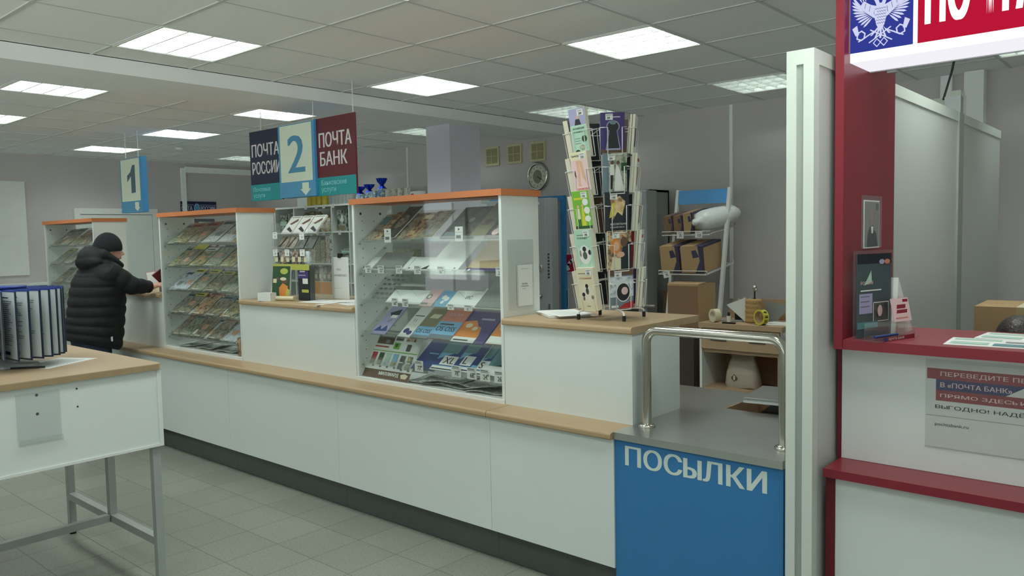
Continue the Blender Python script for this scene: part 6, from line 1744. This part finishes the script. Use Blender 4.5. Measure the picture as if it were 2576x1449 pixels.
# hat
m = MB(); rings = []
for q in range(12):
    a = q / 11 * PI / 2
    rr = math.cos(a); zz = math.sin(a)
    rings.append([(.088 * rr * math.cos(t_), -.004 + .112 * rr * math.sin(t_), .020 + .118 * zz - (1 - zz) * (.028 * (1 - math.sin(t_)) * .5)) for t_ in [2 * PI * k / 28 for k in range(28)]])
rings.insert(0, [(x * .97, y * .97, z - .022) for x, y, z in rings[0]])
rings = [[tuple(Matrix.Rotation(R(-4), 3, 'X') @ Vector(p) + Vector((0, .198, 1.552))) for p in r] for r in rings[:-1]] + [[tuple(Vector((0, .19, 1.69)) + Vector((.006 * math.cos(2 * PI * k / 28), .006 * math.sin(2 * PI * k / 28), 0))) for k in range(28)]]
m.rings(rings, KNIT, True, True)
m.build('knit_hat', man)
# jacket: quilted rings for the trunk, arms, hood, collar
j = MB()
prof = [(.80, .045, .170, .225), (.83, .05, .182, .238), (.90, .06, .188, .245), (1.0, .075, .188, .245), (1.1, .09, .186, .248), (1.2, .10, .180, .252), (1.28, .11, .170, .255), (1.35, .12, .150, .245), (1.40, .13, .125, .205), (1.44, .15, .10, .14), (1.47, .17, .088, .10)]
def interp(z):
    for a, c in zip(prof[:-1], prof[1:]):
        if a[0] <= z <= c[0]:
            t = (z - a[0]) / (c[0] - a[0])
            return [a[i] * (1 - t) + c[i] * t for i in range(4)]
    return prof[-1]
rings = []
n_r = 74
for q in range(n_r):
    z = .80 + .67 * q / (n_r - 1)
    _, cy_, ry, rx = interp(z)
    am = .013 * (abs(math.sin(PI * (z - .80) / .078)) ** .5) * (1 if z < 1.36 else .2)
    ring = []
    for k in range(40):
        t_ = 2 * PI * k / 40
        y = cy_ + (ry + am) * math.sin(t_)
        fade = max(0, min(1, (1.05 - z) / .25))
        ring.append(((rx + am) * math.copysign(abs(math.cos(t_)) ** .9, math.cos(t_)), y, z - fade * (y - cy_) * .30))
    rings.append(ring)
j.rings(rings, JACKET, True, True)
def sleeve(sx, pts, rs):
    P = [Vector(p) for p in pts]
    L = [0]
    for a, c in zip(P[:-1], P[1:]): L.append(L[-1] + (c - a).length)
    fine = []; fr = []
    N = 46
    for k in range(N):
        d = L[-1] * k / (N - 1)
        i = max(q for q in range(len(P) - 1) if L[q] <= d + 1e-9)
        t = (d - L[i]) / (L[i + 1] - L[i])
        fine.append(P[i].lerp(P[i + 1], t)); fr.append((rs[i] * (1 - t) + rs[i + 1] * t) + .008 * abs(math.sin(PI * d / .085)) ** .5)
    j.tube(fine, fr, JACKET, 18)
    j.ell(P[1], (rs[1] * 1.05,) * 3, JACKET)
sleeve(1, [(.17, .11, 1.375), (.235, .27, 1.265), (.185, .43, 1.246)], [.098, .066, .044])
sleeve(-1, [(-.17, .11, 1.375), (-.235, .27, 1.265), (-.125, .425, 1.25)], [.098, .066, .044])
j.ell((0, .115, 1.375), (.228, .122, .085), JACKET, 24, 14)
for sx in (-1, 1): j.ell((sx * .175, .115, 1.345), (.10, .10, .09), JACKET, 18, 12)
j.ell((0, .085, 1.485), (.135, .115, .095), JACKET, 24, 14)
j.ell((0, .06, 1.455), (.155, .10, .075), JACKET, 24, 14)
j.ell((0, .13, 1.44), (.15, .11, .07), JACKET, 24, 14)
for sx in (-1, 1): limb(j, [(sx * .10, .12, 1.515), (sx * .105, .20, 1.46), (sx * .06, .265, 1.425)], [.045, .034, .026], JACKET)
limb(j, [(-.06, .265, 1.425), (.06, .265, 1.425)], [.026, .026], JACKET)
limb(j, [(0, .16, 1.40), (0, .20, 1.44)], [.10, .085], JACKET)
jk = fuse(j, 'jacket', JACKET, .0075, 2, man)
MB().tube([(.235, .10, 1.04), (.242, .085, .97), (.240, .08, .93)], .004, GREYSTEEL, 6).build('pocket_zip', jk)
MB().box(.236, .248, .085, .10, .845, .885, PAPER).build('side_tag', jk)
# jeans and shoes
j = MB()
for sx in (-1, 1):
    limb(j, [(sx * .095, .03, .88), (sx * .115, .055, .50), (sx * .12, .0, .10)], [.115, .082, .066])
j.ell((0, .03, .86), (.195, .135, .12), JEANS)
fuse(j, 'jeans', JEANS, .009, 3, man)
for sx in (-1, 1):
    s_ = MB(); limb(s_, [(sx * .12, -.055, .055), (sx * .125, .05, .052), (sx * .13, .16, .042)], [.050, .050, .040], BLACK)
    s_.box(sx * .125 - .05, sx * .125 + .05, -.10, .195, .003, .022, BLACK)
    fuse(s_, 'shoe', BLACK, .008, 2, man)
# what he holds
m = MB().box(-.05, .05, -.006, .006, -.065, .065, mat('dark_red_leather', (84, 20, 28), rough=.4))
tag(m.build('passport_wallet', loc=(-6.435, 3.015, 1.325), rot=(R(35), R(-38), R(60))), 'dark red document wallet in the man’s right hand', 'wallet')
m = MB().box(-.075, .075, -.0005, .0005, -.05, .05, PAPER)
m.box(-.078, .0, .001, .002, -.05, .055, c_('salmon'))
tag(m.build('receipt_paper', loc=(-6.52, 3.015, 1.315), rot=(R(-20), R(-6), R(75))), 'pale slip of paper held between the man’s hands', 'paper')
m = MB().box(-.06, .06, -.002, .0, 0, .09, c_('grey')); m.art((-.06, -.002, 0), (1, 0, 0), (0, 0, 1), .12, .09, [('r', .4, 0, .6, .8, c_('salmon'))])
tag(m.build('open_booklet', loc=(-6.53, 3.10, 1.1915), rot=(R(-14), 0, R(70))), 'grey and pink booklet standing open on the counter by the man’s hands', 'booklet')
m = MB().box(-.10, .06, -.05, .05, 0, .003, PAPER)
tag(m.build('paper_form', loc=(-6.40, 3.13, ZC), rot=(0, 0, .2)), 'form lying at the right end of the man’s counter', 'paper')
m = MB().box(-.012, .012, -.06, .06, 0, .02, c_('cream'))
tag(m.build('glue_box', loc=(-6.335, 3.24, ZC)), 'small cream box against the showcase on the man’s counter', 'box')

# the clerk behind the red counter, only the crown of the head shows
ck = E('person', 'person with dark hair sitting low behind the red bank counter', 'person', (-.555, 3.80, 0), R(180))
b = MB()
limb(b, [(0, -.05, .50), (0, -.03, .72), (0, .0, .90)], [.13, .12, .13]); b.ell((0, 0, .93), (.18, .09, .07), SKIN)
limb(b, [(0, .01, .98), (0, .03, 1.06)], [.055, .05]); head(b, (0, .04, 1.105), 1.0, R(-18))
for sx in (-1, 1):
    limb(b, [(sx * .18, 0, .94), (sx * .21, .06, .70), (sx * .13, .26, .72)], [.048, .04, .028])
    hand(b, (sx * .13, .26, .72), (-sx * .2, 1, 0), (0, 0, 1), -sx, .6)
    limb(b, [(sx * .09, -.04, .50), (sx * .11, .38, .50), (sx * .11, .36, .09)], [.085, .062, .042]); limb(b, [(sx * .11, .34, .045), (sx * .11, .48, .035)], [.04, .03])
fuse(b, 'body', SKIN, .007, 3, ck)
HAIR = mat('dark_brown_hair', (48, 40, 36), rough=.45, noise=.35, scale=70, bump=.6)
b = MB(); b.ell((0, .025, 1.145), (.088, .112, .092), HAIR, 24, 14); b.ell((0, -.03, 1.09), (.085, .07, .10), HAIR, 20, 12)
fuse(b, 'hair', HAIR, .007, 3, ck)
b = MB(); limb(b, [(0, -.05, .50), (0, -.03, .72), (0, .0, .90)], [.155, .145, .15], c_('blue')); b.ell((0, 0, .935), (.205, .105, .075), c_('blue'))
for sx in (-1, 1): limb(b, [(sx * .18, 0, .94), (sx * .21, .06, .70), (sx * .135, .25, .72)], [.062, .052, .040], c_('blue'))
fuse(b, 'cardigan', c_('blue'), .009, 3, ck)
b = MB()
for sx in (-1, 1): limb(b, [(sx * .09, -.04, .50), (sx * .11, .38, .50), (sx * .11, .36, .12)], [.098, .075, .056], KNIT)
fuse(b, 'trousers', KNIT, .010, 3, ck)
chair = E('office_chair', 'dark office chair under the person behind the red counter', 'chair', (-.555, 3.86, 0), R(180))
MB().box(-.22, .22, -.18, .24, .335, .395, KNIT).build('seat', chair, bevel=.02)
MB().box(-.2, .2, -.27, -.22, .50, .93, KNIT).build('backrest', chair, bevel=.02)
MB().box(-.03, .03, -.26, -.24, .36, .6, BLACK).build('back_bracket', chair)
MB().cyl((0, 0, .08), (0, 0, .334), .025, BLACK).build('column', chair)
for k in range(5):
    a = 2 * PI * k / 5
    lg = MB().tube([(0, 0, .09), (.27 * math.cos(a), .27 * math.sin(a), .065)], [.022, .016], BLACK, 10).build('leg', chair)
    MB().cyl((.27 * math.cos(a) - .012, .27 * math.sin(a), .028), (.27 * math.cos(a) + .012, .27 * math.sin(a), .028), .028, BLACK, 14).build('caster', lg)
